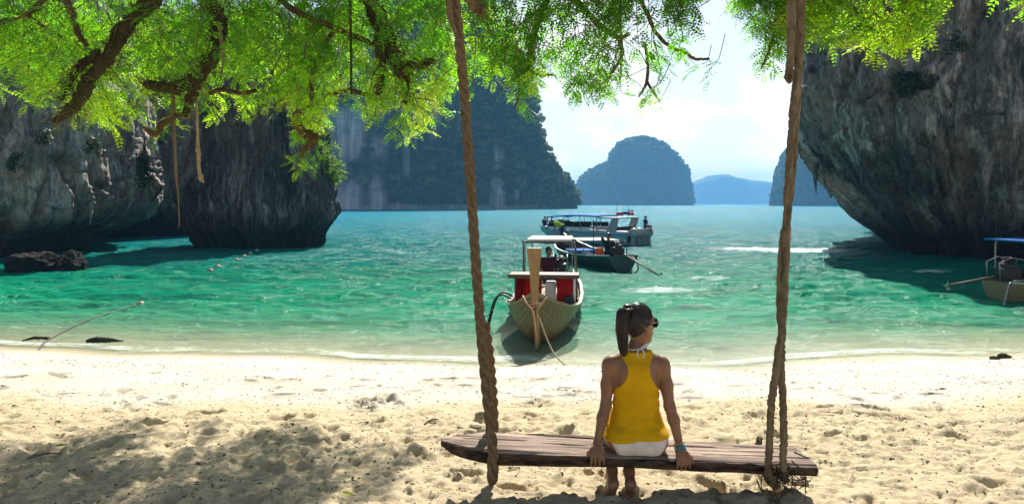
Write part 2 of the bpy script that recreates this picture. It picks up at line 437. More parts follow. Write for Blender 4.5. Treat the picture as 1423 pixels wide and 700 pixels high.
# ------------------------------------------------------------------ rock
def rock_material(name, tones, streak=1.0, warm=0.5, dark=0.5, pale=0.5):
    """limestone: vertical run-off streaks laid out along the face (attribute uvw = metres along, metres up, 0)"""
    t = NT(name)
    uv = t.attr('uvw', 'Vector'); p = t.pos()
    wob = t.noise(p, 0.5, 3, 0.5, 0, 'Color')
    v = t.n.new('ShaderNodeVectorMath'); v.operation = 'MULTIPLY_ADD'
    t.l.new(wob, v.inputs[0]); v.inputs[1].default_value = (0.7, 0.7, 0); t.l.new(uv, v.inputs[2]); q = v.outputs[0]
    s1 = t.noise(t.map(q, (0.95, 0.13, 1)), 1.0, 9, 0.72, 0.08)
    s2 = t.noise(t.map(q, (3.0, 0.30, 1)), 1.0, 8, 0.78, 0.1)
    s3 = t.noise(t.map(q, (0.55, 0.16, 1)), 1.0, 6, 0.7, 0.2)
    big = t.noise(p, 0.22, 4, 0.6, 0.5)
    s0 = t.noise(t.map(q, (0.75, 0.09, 1)), 1.0, 6, 0.6, 0.6)
    mott = t.noise(t.map(p, (1.0, 1.0, 0.30)), 1.05, 9, 0.75, 0.2)
    band = t.math('ADD', t.math('MULTIPLY', s1, 0.50), t.math('ADD', t.math('MULTIPLY', mott, 0.46), t.math('MULTIPLY', s0, 0.04)))
    c = t.ramp(band, [(0.395, tones[5]), (0.44, tones[0]), (0.485, tones[1]), (0.515, tones[0]), (0.55, tones[1]), (0.60, tones[3])])
    c = t.mix(t.math('MULTIPLY', t.ramp(s3, [(0.51, 0.0), (0.56, 1.0)]), warm), c, t.mix(mott, tones[2], tones[1]))
    pm = t.math('MULTIPLY', t.ramp(s2, [(0.50, 0.0), (0.57, 1.0)]), t.ramp(s0, [(0.43, 0.0), (0.53, 1.0)]))
    c = t.mix(t.math('MULTIPLY', pm, pale), c, tones[3])
    c = t.mix(t.math('MULTIPLY', t.ramp(big, [(0.46, 0.0), (0.60, 1.0)]), dark), c, tones[4])
    c = t.mix(t.math('MULTIPLY', t.ramp(s2, [(0.38, 1.0), (0.44, 0.0)]), 0.7*streak), c, tones[5])
    # dark foot: black algae line, raised and blackened as painted undercut shade
    z = t.n.new('ShaderNodeSeparateXYZ'); t.l.new(p, z.inputs[0])
    zb = t.math('MULTIPLY_ADD', t.noise(p, 0.8, 3), 1.4, z.outputs['Z'])
    tide_shade = t.ramp(t.math('MULTIPLY', t.math('ADD', zb, -WL), 0.25), [(0.40, 1.0), (0.78, 0.0)])
    c = t.mix(t.math('MULTIPLY', tide_shade, 0.88), c, (0.009, 0.009, 0.009))
    f = t.noise(t.map(p, (1.0, 1.0, 0.5)), 3.4, 9, 0.78)
    c = t.mix(1.0, c, t.ramp(f, [(0.34, 0.42 + .25*(1 - streak)), (0.66, 1.45)]), 'MULTIPLY')
    h = t.math('ADD', t.math('MULTIPLY', s2, 0.35), t.math('MULTIPLY', f, 0.75))
    return t.done(t.bsdf(c, 0.85, 0, t.bump(h, 1.0, 0.8), 0.3))
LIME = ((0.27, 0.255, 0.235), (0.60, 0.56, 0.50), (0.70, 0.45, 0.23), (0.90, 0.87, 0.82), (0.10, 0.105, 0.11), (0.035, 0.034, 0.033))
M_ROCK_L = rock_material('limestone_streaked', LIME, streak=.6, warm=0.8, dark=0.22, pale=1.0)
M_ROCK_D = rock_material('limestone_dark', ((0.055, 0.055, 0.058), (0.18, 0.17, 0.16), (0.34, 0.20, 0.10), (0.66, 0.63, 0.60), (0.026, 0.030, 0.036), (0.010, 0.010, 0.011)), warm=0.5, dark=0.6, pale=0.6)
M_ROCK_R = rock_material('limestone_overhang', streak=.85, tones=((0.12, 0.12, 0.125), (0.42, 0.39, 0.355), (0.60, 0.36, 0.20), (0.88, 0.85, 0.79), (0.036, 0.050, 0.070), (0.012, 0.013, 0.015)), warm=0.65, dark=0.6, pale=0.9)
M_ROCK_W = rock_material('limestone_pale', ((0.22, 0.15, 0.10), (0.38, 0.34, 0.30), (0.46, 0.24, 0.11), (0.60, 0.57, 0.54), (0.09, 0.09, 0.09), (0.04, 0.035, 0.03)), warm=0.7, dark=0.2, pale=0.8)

def cliff(name, plan, prof, top, mat, nu=420, nv=230, seed=1, flute=0.55, rough=0.35, label=None, drape=0.0, zb=-1.2, stal=0):
    """a rock face: plan line in metres, prof = list of (height above sea, how far the face leans out)"""
    P = catmull(plan, 24)
    s = np.concatenate([[0], np.cumsum(np.linalg.norm(np.diff(P, axis=0), axis=1))])
    su = np.linspace(0, s[-1], nu)
    C = np.stack([np.interp(su, s, P[:, 0]), np.interp(su, s, P[:, 1])], 1)
    T = np.gradient(C, axis=0); T /= np.linalg.norm(T, axis=1, keepdims=True)
    N = np.stack([T[:, 1], -T[:, 0]], 1)                  # out of the rock, right of the direction of travel
    tv = np.linspace(0, 1, nv)
    hz = np.interp(tv, [0, .62, 1], [zb, top*0.42, top]) if top > 8 else np.linspace(zb, top, nv)
    U, H = np.meshgrid(su, hz)
    off = np.interp(H, [q[0] for q in prof], [q[1] for q in prof])
    k = np.ones(9)/9
    off = np.apply_along_axis(lambda a: np.convolve(np.pad(a, 4, mode='edge'), k, 'valid'), 0, off)
    amp = sstep(zb, 2.0, H)
    B = fbm(U*.14, H*.05, seed, 3, seed)*1.7
    W = U + fbm(U*.2, H*.2, 3.3, 2, seed + 4)*1.4 + 0.25*H*fbm(U*.05, 0, 1, 2, seed + 6)
    Fl = fbm(W*.75, H*.075, seed + .5, 4, seed + 9, 0.55, True)
    Fs = fbm(W*2.3, H*.16, seed + .7, 3, seed + 12, 0.55, True)
    R = fbm(U*1.0, H*.42, seed + .2, 5, seed + 15, 0.55)
    ledge = np.clip(fbm(U*.22, H*.55, 7, 3, seed + 19), 0, 1)
    crk = np.exp(-(fbm(W*.5, H*.16, 5.5, 3, seed + 31)/.045)**2)*.55 + np.exp(-(fbm(U*.35, H*.5, 8.5, 3, seed + 33)/.04)**2)*.18
    D = off - crk*amp + B*(0.35 + 0.65*amp) + flute*Fl*amp + 0.35*flute*Fs*amp + rough*R + 0.35*ledge*amp
    if drape:                                               # hanging curtains of dripstone under the overhang
        m = np.exp(-((H - 3.6)/1.7)**2)
        D += drape*m*np.clip(fbm(W*1.2, H*.05, 2, 3, seed + 25, 0.5, True), -.4, 1)
    X = C[None, :, 0] + N[None, :, 0]*D; Y = C[None, :, 1] + N[None, :, 1]*D
    Z = WL + H + 0.25*R*amp
    I = np.arange(nv*nu).reshape(nv, nu)
    F = np.stack([I[:-1, :-1], I[:-1, 1:], I[1:, 1:], I[1:, :-1]], -1).reshape(-1, 4)
    V = np.stack([X, Y, Z], -1).reshape(-1, 3)
    uvw = np.stack([U, H, np.zeros_like(U)], -1).reshape(-1, 3)
    # top: slope back inland
    nb = 10
    E = []; EU = []
    for k_ in range(1, nb + 1):
        q = k_/nb
        E.append(np.stack([X[-1] - N[:, 0]*9*q, Y[-1] - N[:, 1]*9*q, Z[-1] + 3.0*q + fbm(C[:, 0]*.5, C[:, 1]*.5, q*4, 3, seed)*0.8], 1))
        EU.append(np.stack([su, np.full(nu, top + 9*q), np.zeros(nu)], 1))
    b = len(V); V = np.vstack([V] + E); uvw = np.vstack([uvw] + EU)
    J = np.vstack([I[-1][None], b + np.arange(nb*nu).reshape(nb, nu)])
    F = np.vstack([F, np.stack([J[:-1, :-1], J[:-1, 1:], J[1:, 1:], J[1:, :-1]], -1).reshape(-1, 4)])
    o = make(name, V, F, mat, attrs={'uvw': uvw})
    rs = np.random.default_rng(seed)
    G = np.stack([X, Y, Z], -1)
    for _ in range(stal):                                   # dripstone hanging under the lip of the overhang
        i = rs.integers(int(nu*.12), int(nu*.88)); r_ = np.where((hz > 1.4) & (hz < 5.2))[0]
        j = r_[np.argmax(D[r_, i] + .5*rs.random(len(r_)))] - rs.integers(0, 9)
        a = G[max(j, 2), i]; L = rs.uniform(.35, 1.5)*(1.5 if rs.random() < .2 else 1); q = rs.uniform(.07, .19)*(.6 + .4*L)
        inn = -np.array([N[i, 0], N[i, 1], 0])
        c_ = catmull([a + inn*.25 + (0, 0, .35), a + inn*.12, a + inn*.16 - (0, 0, L*.5), a + inn*rs.uniform(.1, .3) - (0, 0, L)], 4)
        v_, f_ = tube(c_, [q*1.5, q*1.2, q*.7, q*.12], 8, True, .45, int(rs.integers(1e6)))
        ww = np.stack([np.full(len(v_), su[i]) + v_[:, 0]*.3, v_[:, 2] - WL, 0*v_[:, 0]], -1)
        make('stalactite', v_, f_, mat, o, attrs={'uvw': ww})
    return tag(o, label, 'cliff', kind='structure')

# left shore cliff: leans out over the sea, tidal notch at its foot
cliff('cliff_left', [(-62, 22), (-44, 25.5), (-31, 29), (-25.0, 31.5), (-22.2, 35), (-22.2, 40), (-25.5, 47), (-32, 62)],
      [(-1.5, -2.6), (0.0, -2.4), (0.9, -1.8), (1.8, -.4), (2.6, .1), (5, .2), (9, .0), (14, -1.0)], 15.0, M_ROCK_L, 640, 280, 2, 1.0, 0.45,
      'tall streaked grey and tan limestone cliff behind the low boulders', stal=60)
cliff('cliff_gap', [(-40, 60), (-31, 56.5), (-27, 55.5), (-24.3, 57), (-24.0, 62), (-28, 72)],
      [(-1.5, -1.5), (0.0, -1.5), (1.6, -.2), (3, .2), (9, .0), (16, -1.0)], 17.0, M_ROCK_W, 240, 180, 5, 0.8, 0.4,
      'sunlit white and orange cliff at the back of the channel')
# right headland with deep overhang
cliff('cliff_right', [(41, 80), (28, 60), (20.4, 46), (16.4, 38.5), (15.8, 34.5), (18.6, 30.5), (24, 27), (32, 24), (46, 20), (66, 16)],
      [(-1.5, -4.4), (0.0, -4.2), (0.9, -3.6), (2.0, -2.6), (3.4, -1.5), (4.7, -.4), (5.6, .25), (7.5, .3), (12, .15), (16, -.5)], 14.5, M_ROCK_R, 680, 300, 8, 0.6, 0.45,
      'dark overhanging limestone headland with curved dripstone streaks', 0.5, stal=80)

def stack(name, c, rx, ry, prof, mat, label, seed=3, nu=300, nv=200, cat='rock', flute=0.35, rough=0.3, kind='structure'):
    """free-standing rock: prof = list of (height above sea, radius factor)"""
    th = np.linspace(0, 2*math.pi, nu, endpoint=False); top = prof[-1][0]
    hz = np.linspace(prof[0][0], top, nv)
    A, H = np.meshgrid(th, hz)
    f = np.interp(H, [q[0] for q in prof], [q[1] for q in prof])
    k = np.ones(7)/7
    f = np.apply_along_axis(lambda a: np.convolve(np.pad(a, 3, mode='edge'), k, 'valid'), 0, f)
    ca, sa = np.cos(A), np.sin(A); r0 = (rx + ry)/2
    U = A*r0
    nse = fbm(ca*2.0*r0*.3, sa*2.0*r0*.3, H*.16, 3, seed)*0.12*r0
    fl = fbm(ca*r0*.95, sa*r0*.95, H*.09, 4, seed + 4, .55, True)*flute
    rr = fbm(ca*r0*.9, sa*r0*.9, H*.9, 5, seed + 8)*rough
    lg = np.clip(fbm(ca*r0*.25, sa*r0*.25, H*.6, 3, seed + 11), 0, 1)*0.9*flute
    am = np.clip(f/0.6, 0, 1)
    X = c[0] + ca*(rx*f + (nse + fl + rr + lg)*am); Y = c[1] + sa*(ry*f + (nse + fl + rr + lg)*am)
    Z = WL + H + rr*.4
    I = np.arange(nv*nu).reshape(nv, nu); J = np.roll(I, -1, 1)
    F = np.stack([I[:-1], J[:-1], J[1:], I[1:]], -1).reshape(-1, 4)
    o = make(name, np.stack([X, Y, Z], -1).reshape(-1, 3), F, mat, attrs={'uvw': np.stack([U, H, 0*U], -1).reshape(-1, 3)})
    return tag(o, label, cat, kind=kind)
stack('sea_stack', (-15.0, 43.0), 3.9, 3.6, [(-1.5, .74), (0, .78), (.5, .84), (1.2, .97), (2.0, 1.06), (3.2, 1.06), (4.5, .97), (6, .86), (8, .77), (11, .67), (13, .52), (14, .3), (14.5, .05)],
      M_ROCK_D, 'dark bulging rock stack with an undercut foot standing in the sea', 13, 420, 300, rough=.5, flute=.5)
# beak of rock at the foot of the stack
# ------------------------------------------------------------------ far islands
def forest_material(name, rockcol, cover=0.5):
    t = NT(name); p = t.pos(); uv = t.attr('uvw', 'Vector')
    n = t.noise(p, 0.16, 6, 0.65); v = t.voro(p, 0.30, 'F1')
    g = t.mix(t.ramp(n, [(0.3, 0.0), (0.7, 1.0)]), (0.018, 0.036, 0.014), (0.055, 0.080, 0.026))
    g = t.mix(1.0, g, t.ramp(v, [(0.1, 1.3), (0.9, 0.45)]), 'MULTIPLY')
    s1 = t.noise(t.map(uv, (0.16, 0.02, 1)), 1.0, 6, 0.65, 0.4)
    rk = t.mix(t.ramp(s1, [(0.35, 0.0), (0.65, 1.0)]), rockcol[0], rockcol[1])
    rk = t.mix(t.ramp(t.noise(t.map(uv, (0.5, 0.04, 1)), 1.0, 5, .7), [(0.5, 0.0), (0.68, 0.8)]), rk, rockcol[2])
    c = t.mix(t.attr('rock'), g, rk)
    h = t.math('ADD', t.math('MULTIPLY', v, -0.6), n)
    return t.done(t.bsdf(c, 0.9, 0, t.bump(h, 0.8, 1.5), 0.1))
RC = ((0.26, 0.18, 0.15), (0.5, 0.44, 0.40), (0.80, 0.78, 0.76))
M_FOREST = forest_material('forested_limestone', RC)

def island(name, sil, D, depth, label, seed=1, nu=420, nv=130, bump=(3.0, 0.12), rock=None, cat='island', shift=0.0, wall=0.75):
    """silhouette in photo pixels (x, y) standing at distance D on the sea, with its own depth"""
    Dc = D + depth
    xs = [(p[0] - CXP)/FPX*Dc for p in sil]; hs = [max(0.0, EYE - WL - (p[1] - HZ)/FPX*Dc) for p in sil]
    x0, x1 = xs[0], xs[-1]; cx, rx = (x0 + x1)/2, (x1 - x0)/2
    th = np.linspace(0, 2*math.pi, nu, endpoint=False)
    v = np.linspace(0, 1, nv)
    rad = np.interp(v, [0, .6, 1.0], [1.0, wall, 0.0]); f = np.interp(v, [0, .6, .72, 1.0], [0, .86, .97, 1.0])
    A, Vv = np.meshgrid(th, v); R = np.interp(Vv, v, rad); Fh = np.interp(Vv, v, f)
    sx = np.sign(np.cos(A))*np.abs(np.cos(A))**0.75; sy = np.sign(np.sin(A))*np.abs(np.sin(A))**0.75
    X = cx + rx*(1 - (1 - R)*(0.35 + 0.65*sstep(.6, 1, Vv)))*sx
    Y = D + depth*(1 + shift) + depth*R*sy
    H = np.interp(X, xs, hs)
    Z = WL - 0.5 + (H + 0.5)*Fh
    b, fr = bump
    n = 1 - np.abs(fbm(X*fr, Y*fr, Z*fr, 4, seed, .55))*2
    n2 = fbm(X*fr*.25, Y*fr*.25, Z*fr*.12, 3, seed + 5)
    am = sstep(0, 0.08, Vv)
    X = X + (n*b*.5 + n2*b*1.6)*np.cos(A)*am; Y = Y + (n*b*.7 + n2*b*3.0)*np.sin(A)*am
    Z = Z + n*b*.45*am*Fh
    rk = np.zeros_like(X)
    if rock is not None: rk = rock(X, Y, Z, seed)
    if D < 500: rk = np.maximum(rk, (1 - sstep(WL + 0.005*D, WL + 0.008*D, Z + n2*D*.006))*.6)
    I = np.arange(nv*nu).reshape(nv, nu); J = np.roll(I, -1, 1)
    F = np.stack([I[:-1], J[:-1], J[1:], I[1:]], -1).reshape(-1, 4)
    o = make(name, np.stack([X, Y, Z], -1).reshape(-1, 3), F, M_FOREST,
             attrs={'uvw': np.stack([X + Y*.3, Z, 0*X], -1).reshape(-1, 3), 'rock': rk.ravel()})
    tag(o, label, cat, kind='structure')
    return np.stack([X, Y, Z], -1), rk, I

def rock_mid(X, Y, Z, seed):
    px = X/Y*FPX + CXP; py = HZ - (Z - EYE)/Y*FPX
    w = fbm(X*.06, 0, Z*.03, 3, 91)*14
    r = np.zeros_like(X)
    for cxp, hw, y0, y1, a in ((482, 24, 150, 291, 1.0), (523, 11, 190, 291, .8), (690, 9, 200, 292, 1.0), (600, 9, 150, 190, .7), (640, 6, 130, 200, .6), (445, 12, 120, 291, .8), (715, 5, 230, 285, .6), (560, 6, 180, 240, .5)):
        r = np.maximum(r, a*(1 - sstep(hw*.6, hw*1.2, np.abs(px + w - cxp)))*sstep(y0 - 8, y0 + 12, py)*(1 - sstep(y1, y1 + 8, py)))
    return np.where(Y < 345, r*sstep(-.5, .1, fbm(X*.1, Y*.1, Z*.06, 3, 92)), 0)
MIDP, MIDR, MIDI = island('island_near', [(300, 291), (305, 150), (380, 70), (430, 52), (470, 40), (520, 28), (560, 14), (610, 8), (640, 20), (680, 60), (715, 92), (724, 116), (733, 140), (737, 180), (746, 212), (758, 238), (774, 256), (786, 272), (792, 291)],
       318, 55, 'tall sheer island cliff with forest and pale bare rock streaks', 4, 900, 300, (3.2, .16), rock_mid, wall=.86)
DOMP, DOMR, _ = island('island_dome', [(793, 284), (797, 266), (808, 249), (824, 236), (836, 231), (846, 229), (852, 216), (863, 203), (876, 196), (888, 194), (900, 196), (917, 206), (932, 218), (945, 231), (953, 244), (958, 258), (962, 284)],
       1100, 80, 'dark blue dome shaped island far out in the bay', 6, 700, 170, (5.0, .10), wall=.8)
island('hill_distant', [(930, 283), (945, 262), (962, 254), (978, 248), (992, 243), (1003, 243), (1015, 247), (1035, 251), (1060, 254), (1085, 258), (1120, 256), (1160, 262), (1250, 283)],
       2700, 250, 'pale blue hill on the horizon between the two darker islands', 9, 500, 80, (6.0, .02), wall=.6, cat='hill')
RGTP, RGTR, _ = island('island_right', [(1078, 286), (1080, 272), (1083, 250), (1087, 238), (1093, 232), (1100, 222), (1107, 207), (1116, 198), (1135, 200), (1160, 196), (1200, 190), (1260, 200), (1330, 285)],
       720, 80, 'blue forested island seen under the rock overhang', 12, 700, 200, (4.5, .08), wall=.85)

# forest clinging to the near island: crowns of leaf-sized faces in one mass
def build_forest(P, r, ok, count, Rr, label, nq=46, seed=3):
    rng = np.random.default_rng(seed)
    P = P.reshape(-1, 3); r = r.ravel()
    ok = np.where(ok(P) & (r < 0.35))[0]
    pick = rng.choice(ok, min(count, len(ok)), replace=False)
    # a single crown template
    d = rng.normal(size=(nq, 3)); d /= np.linalg.norm(d, axis=1, keepdims=True); d[:, 2] = np.abs(d[:, 2])*0.9 - .2
    Vs, Cs = [], []
    base = np.array([[-1, -1], [1, -1], [1, 1], [-1, 1]], float)
    for i in pick:
        c = P[i] + np.array([0, -0.25, 0.12])*Rr[1]*.7; R = rng.uniform(*Rr)*(0.75 if rng.random() < .6 else 1.15)
        pos = c + d*R*rng.uniform(.55, 1.1, (nq, 1))*np.array([1, 1, .85])
        s = R*0.24*rng.uniform(.6, 1.3, nq)
        n = d + rng.normal(size=(nq, 3))*.55; n /= np.linalg.norm(n, axis=1, keepdims=True)
        a = np.cross(n, rng.normal(size=(nq, 3))); a /= np.linalg.norm(a, axis=1, keepdims=True); b = np.cross(n, a)
        q = pos[:, None, :] + base[None, :, :1]*(a*s[:, None])[:, None, :] + base[None, :, 1:]*(b*s[:, None]*.75)[:, None, :]
        Vs.append(q.reshape(-1, 3)); Cs.append(np.full(nq*4, rng.random()))
    V = np.vstack(Vs); F = np.arange(len(V)).reshape(-1, 4)
    t = NT('far_leaves'); k = t.attr('tone')
    c = t.ramp(k, [(0.0, (0.03, 0.055, 0.018)), (0.5, (0.07, 0.10, 0.028)), (1.0, (0.17, 0.19, 0.05))])
    df = t.bsdf(c, 0.8, spec=.15); tl = t.node('ShaderNodeBsdfTranslucent', Color=c).outputs[0]
    mx = t.n.new('ShaderNodeMixShader'); mx.inputs[0].default_value = .3; t.l.new(df, mx.inputs[1]); t.l.new(tl, mx.inputs[2])
    o = make('forest', V, F, t.done(mx.outputs[0]), smooth=False, attrs={'tone': np.concatenate(Cs)})
    tag(o, label, 'forest', kind='stuff')
build_forest(MIDP, MIDR, lambda P: (P[:, 1] < 372) & (P[:, 2] > WL + 2.2) & (P[:, 0] > -110), 2300, (1.3, 3.6), 'dense green forest covering the tall island cliff')
build_forest(DOMP, DOMR, lambda P: (P[:, 1] < 1195) & (P[:, 2] > WL + 3), 2600, (2.5, 5.0), 'blue-green forest covering the dome shaped island', 26, 4)
build_forest(RGTP, RGTR, lambda P: (P[:, 1] < 810) & (P[:, 2] > WL + 2) & (P[:, 0] < 480), 2200, (1.8, 4.2), 'blue-green forest on the island under the rock overhang', 26, 5)

# ------------------------------------------------------------------ haze
def build_haze():
    mb = MB().box((-3600, -120, WL - 9), (3600, 3500, 135))
    t = NT('sea_haze')
    n = t.n.new('ShaderNodeVolumePrincipled')
    n.inputs['Color'].default_value = (0.25, 0.60, 1.0, 1); n.inputs['Density'].default_value = 0.00036
    n.inputs['Anisotropy'].default_value = 0.0
    t.l.new(n.outputs[0], t.out.inputs['Volume'])
    o = mb.build('haze', t.m)
    tag(o, 'thin blue sea haze over the bay', 'haze', kind='stuff')
build_haze()
# ================================================================== TREE over the swing
def bark(name, a, b, bump=0.8, moss=None, scale=9):
    t = NT(name); p = t.obj()
    n = t.noise(t.map(p, (1, 1, 0.35)), scale, 6, 0.7, 0.6)
    c = t.mix(t.ramp(n, [(0.3, 0.0), (0.68, 1.0)]), a, b)
    if moss: c = t.mix(t.ramp(t.noise(p, 3.0, 5, 0.7), [(0.45, 0.0), (0.6, 0.8)]), c, moss)
    return t.done(t.bsdf(c, 0.9, 0, t.bump(t.math('ADD', n, t.math('MULTIPLY', t.noise(p, scale*5, 4), .4)), bump, 0.03), 0.2))
M_BARK = bark('bark_brown', (0.05, 0.03, 0.018), (0.19, 0.115, 0.06))
M_BARKD = bark('bark_mossy', (0.018, 0.013, 0.009), (0.085, 0.055, 0.03), moss=(0.05, 0.06, 0.018))
def leaf_material(name, cols, trans, mixf=0.55):
    t = NT(name); k = t.attr('tone')
    c = t.ramp(k, [(i/(len(cols)-1), q) for i, q in enumerate(cols)])
    d = t.ramp(k, [(i/(len(trans)-1), q) for i, q in enumerate(trans)])
    a = t.bsdf(c, 0.45, spec=0.35)
    b = t.node('ShaderNodeBsdfTranslucent', Color=d).outputs[0]
    mx = t.n.new('ShaderNodeMixShader'); mx.inputs[0].default_value = mixf
    t.l.new(a, mx.inputs[1]); t.l.new(b, mx.inputs[2])
    return t.done(mx.outputs[0])
M_LEAF = leaf_material('feathery_leaves', [(0.035, 0.09, 0.014), (0.075, 0.15, 0.014), (0.13, 0.20, 0.016), (0.20, 0.19, 0.03)],
                       [(0.11, 0.38, 0.012), (0.25, 0.62, 0.014), (0.50, 0.80, 0.018), (0.66, 0.66, 0.05)], 0.70)
M_FERN = leaf_material('strap_leaves', [(0.05, 0.065, 0.015), (0.09, 0.10, 0.025), (0.15, 0.13, 0.04)],
                       [(0.10, 0.14, 0.02), (0.18, 0.21, 0.03), (0.30, 0.27, 0.06)], 0.45)

tree = empty('tree', (-5.2, 2.6, 0.0))
tag(tree, 'large leafy tree with mossy limbs holding up the swing', 'tree')
def tpart(name, V, F, mat, parent=tree, **kw):
    V = np.asarray(V, float)
    if parent is tree: V = V - np.array(tree.location)
    return make(name, V, F, mat, parent, **kw)
def limb(pts, rad, mat=None, wob=0.35, n=9, sub=7, name='limb', seed=0):
    c = catmull(pts, sub)
    j = np.random.default_rng(seed + 100).normal(size=c.shape)*np.interp(np.arange(len(c)), [0, len(c)-1], [rad[0], rad[-1]])[:, None]*0.16
    c = c + j
    V, F = tube(c, rad, n, True, wob, seed)
    tpart(name, V, F, mat or M_BARKD)
    return c
# trunk out of the picture on the left, boughs overhead out of the picture
V, F = tube(catmull([(-5.2, 2.6, -.3), (-5.1, 2.6, 1.2), (-4.9, 2.8, 2.6), (-4.2, 3.2, 3.6)], 8), [.42, .33, .29, .25], 16, True, .18, 3)
tpart('trunk', V, F, M_BARK)
SW_Y = 4.27
bough1 = limb([(-4.2, 3.2, 3.6), (-2.6, 4.0, 4.1), (-.4, SW_Y, 4.22), (1.7, SW_Y, 4.22), (3.6, 4.5, 4.4)], [.22, .15, .12, .10, .04], M_BARK, seed=1)
bough2 = limb([(-4.2, 3.2, 3.6), (-4.2, 5.4, 4.3), (-2.4, 6.9, 4.6), (0.0, 7.2, 4.8), (2.4, 7.0, 4.9), (4.4, 6.4, 4.7)], [.2, .16, .14, .11, .08, .04], M_BARK, seed=2)
bough3 = limb([(-4.9, 2.8, 2.7), (-6.2, 5.0, 3.9), (-7.0, 7.4, 4.4)], [.18, .13, .06], M_BARK, seed=4)
BO = np.vstack([bough1, bough2, bough3])
def up_to(p):
    """nearest bough point above a limb's start"""
    d = BO - p; i = np.argmin((d**2).sum(1) + 3*np.clip(p[2] + .3 - BO[:, 2], 0, 9)); return BO[i]
LIMBS = []
def limb_px(pts, Y, rpx, mossy=False, seed=0, join=True, Y2=None, mat=None):
    Ys = np.linspace(Y, Y2 or Y, len(pts))
    P = [at(x, y, yy) for (x, y), yy in zip(pts, Ys)]
    r = [q*.86/FPX*Y for q in rpx]
    if join:
        a = up_to(P[0]); P = [a, (a*0.45 + P[0]*0.55) + np.array([0, .1, .08])] + P; r = [r[0]*1.25, r[0]*1.1] + r
    c = limb(P, r, mat or (M_BARKD if mossy else M_BARK), 0.5 if mossy else .3, seed=seed)
    LIMBS.append((c, max(r), mossy))
    return c
limb_px([(236, -40), (205, 5), (180, 30), (152, 75), (127, 112), (104, 146), (76, 170)], 6.3, [13, 13, 12, 12, 11, 9, 5], True, 11)
limb_px([(140, 72), (112, 92), (95, 115), (86, 138)], 6.3, [7, 7, 6, 4], True, 12, False)
limb_px([(262, -40), (290, 5), (303, 35), (297, 68), (278, 102), (248, 122), (222, 121), (200, 117)], 6.5, [14, 14, 14, 13, 12, 11, 9, 6], True, 13)
limb_px([(276, 104), (266, 132), (256, 163)], 6.5, [10, 8, 5], True, 14, False)
limb_px([(500, -40), (520, 10), (536, 50), (551, 86), (563, 110)], 6.7, [13, 13, 13, 12, 9], True, 15)
limb_px([(528, 50), (529, 90), (527, 133)], 6.65, [9, 8, 5], True, 16, False)
limb_px([(560, 108), (565, 128), (564, 146)], 6.7, [8, 7, 5], True, 17, False)
limb_px([(548, 72), (575, 92), (602, 84)], 6.7, [5, 6, 4], True, 18, False)
limb_px([(432, 148), (414, 158), (413, 172), (424, 186), (438, 190), (424, 206), (415, 218)], 6.9, [4, 6, 7, 8, 8, 7, 4], False, 19, False)
limb_px([(432, 150), (436, 100), (452, 60), (470, 38)], 6.9, [4, 4, 4, 4], False, 39, False)
limb_px([(375, -25), (395, 3), (428, 24), (470, 41), (520, 62)], 6.8, [6, 5, 5, 5, 4], False, 20)
limb_px([(88, -20), (100, 18), (106, 42), (122, 66)], 6.6, [6, 5, 5, 4], False, 21)
limb_px([(-30, 35), (12, 28), (40, 18), (68, -6)], 6.4, [5, 4, 4, 4], False, 22, False)
limb_px([(38, 22), (62, 38), (86, 52)], 6.4, [3, 2.5, 2], False, 23, False)
limb_px([(285, 132), (310, 125), (335, 130), (356, 126)], 6.9, [3, 4, 4, 3], False, 24, False)
limb_px([(458, 132), (480, 126), (503, 130), (518, 134)], 6.8, [3, 4, 4, 3], False, 25, False)
limb_px([(200, 178), (216, 186), (226, 172), (250, 160)], 6.6, [3, 6, 5, 5], False, 26, False)
limb_px([(770, -30), (750, 22), (739, 62), (734, 96), (716, 110)], 6.2, [6, 6, 5, 5, 3], False, 27)
limb_px([(734, 96), (748, 104), (768, 104)], 6.2, [4, 3, 2], False, 28, False)
limb_px([(718, 108), (722, 128), (716, 150)], 6.2, [2.5, 2, 1.5], False, 29, False)
limb_px([(775, -25), (806, 8), (832, 34), (858, 52), (874, 48)], 6.2, [7, 6, 5, 4, 3], False, 30)
limb_px([(860, 52), (864, 76), (848, 104), (830, 124)], 6.2, [3.5, 3, 2.5, 1.5], False, 31, False)
limb_px([(880, -25), (896, 12), (912, 46), (930, 64), (952, 74), (966, 82), (986, 82)], 6.0, [4, 4, 3, 3, 3, 2.5, 2], False, 32)
limb_px([(896, 60), (900, 90), (898, 116), (888, 134)], 6.0, [2.5, 2.5, 2.5, 1.5], False, 33, False)
limb_px([(899, 114), (908, 128), (917, 141)], 6.0, [2.5, 2, 1.5], False, 34, False)
limb_px([(1130, -40), (1165, -5), (1200, 28), (1235, 62)], 5.4, [6, 5, 4, 2], False, 35)
limb_px([(1110, -40), (1082, 5), (1072, 60), (1058, 96)], 5.6, [4, 3, 2.5, 1.5], False, 36)
limb_px([(1180, -30), (1240, -8), (1290, 22)], 5.4, [4, 4, 2], False, 37)
limb_px([(620, -30), (650, -4), (662, 10)], 5.0, [4, 4, 3], False, 38)

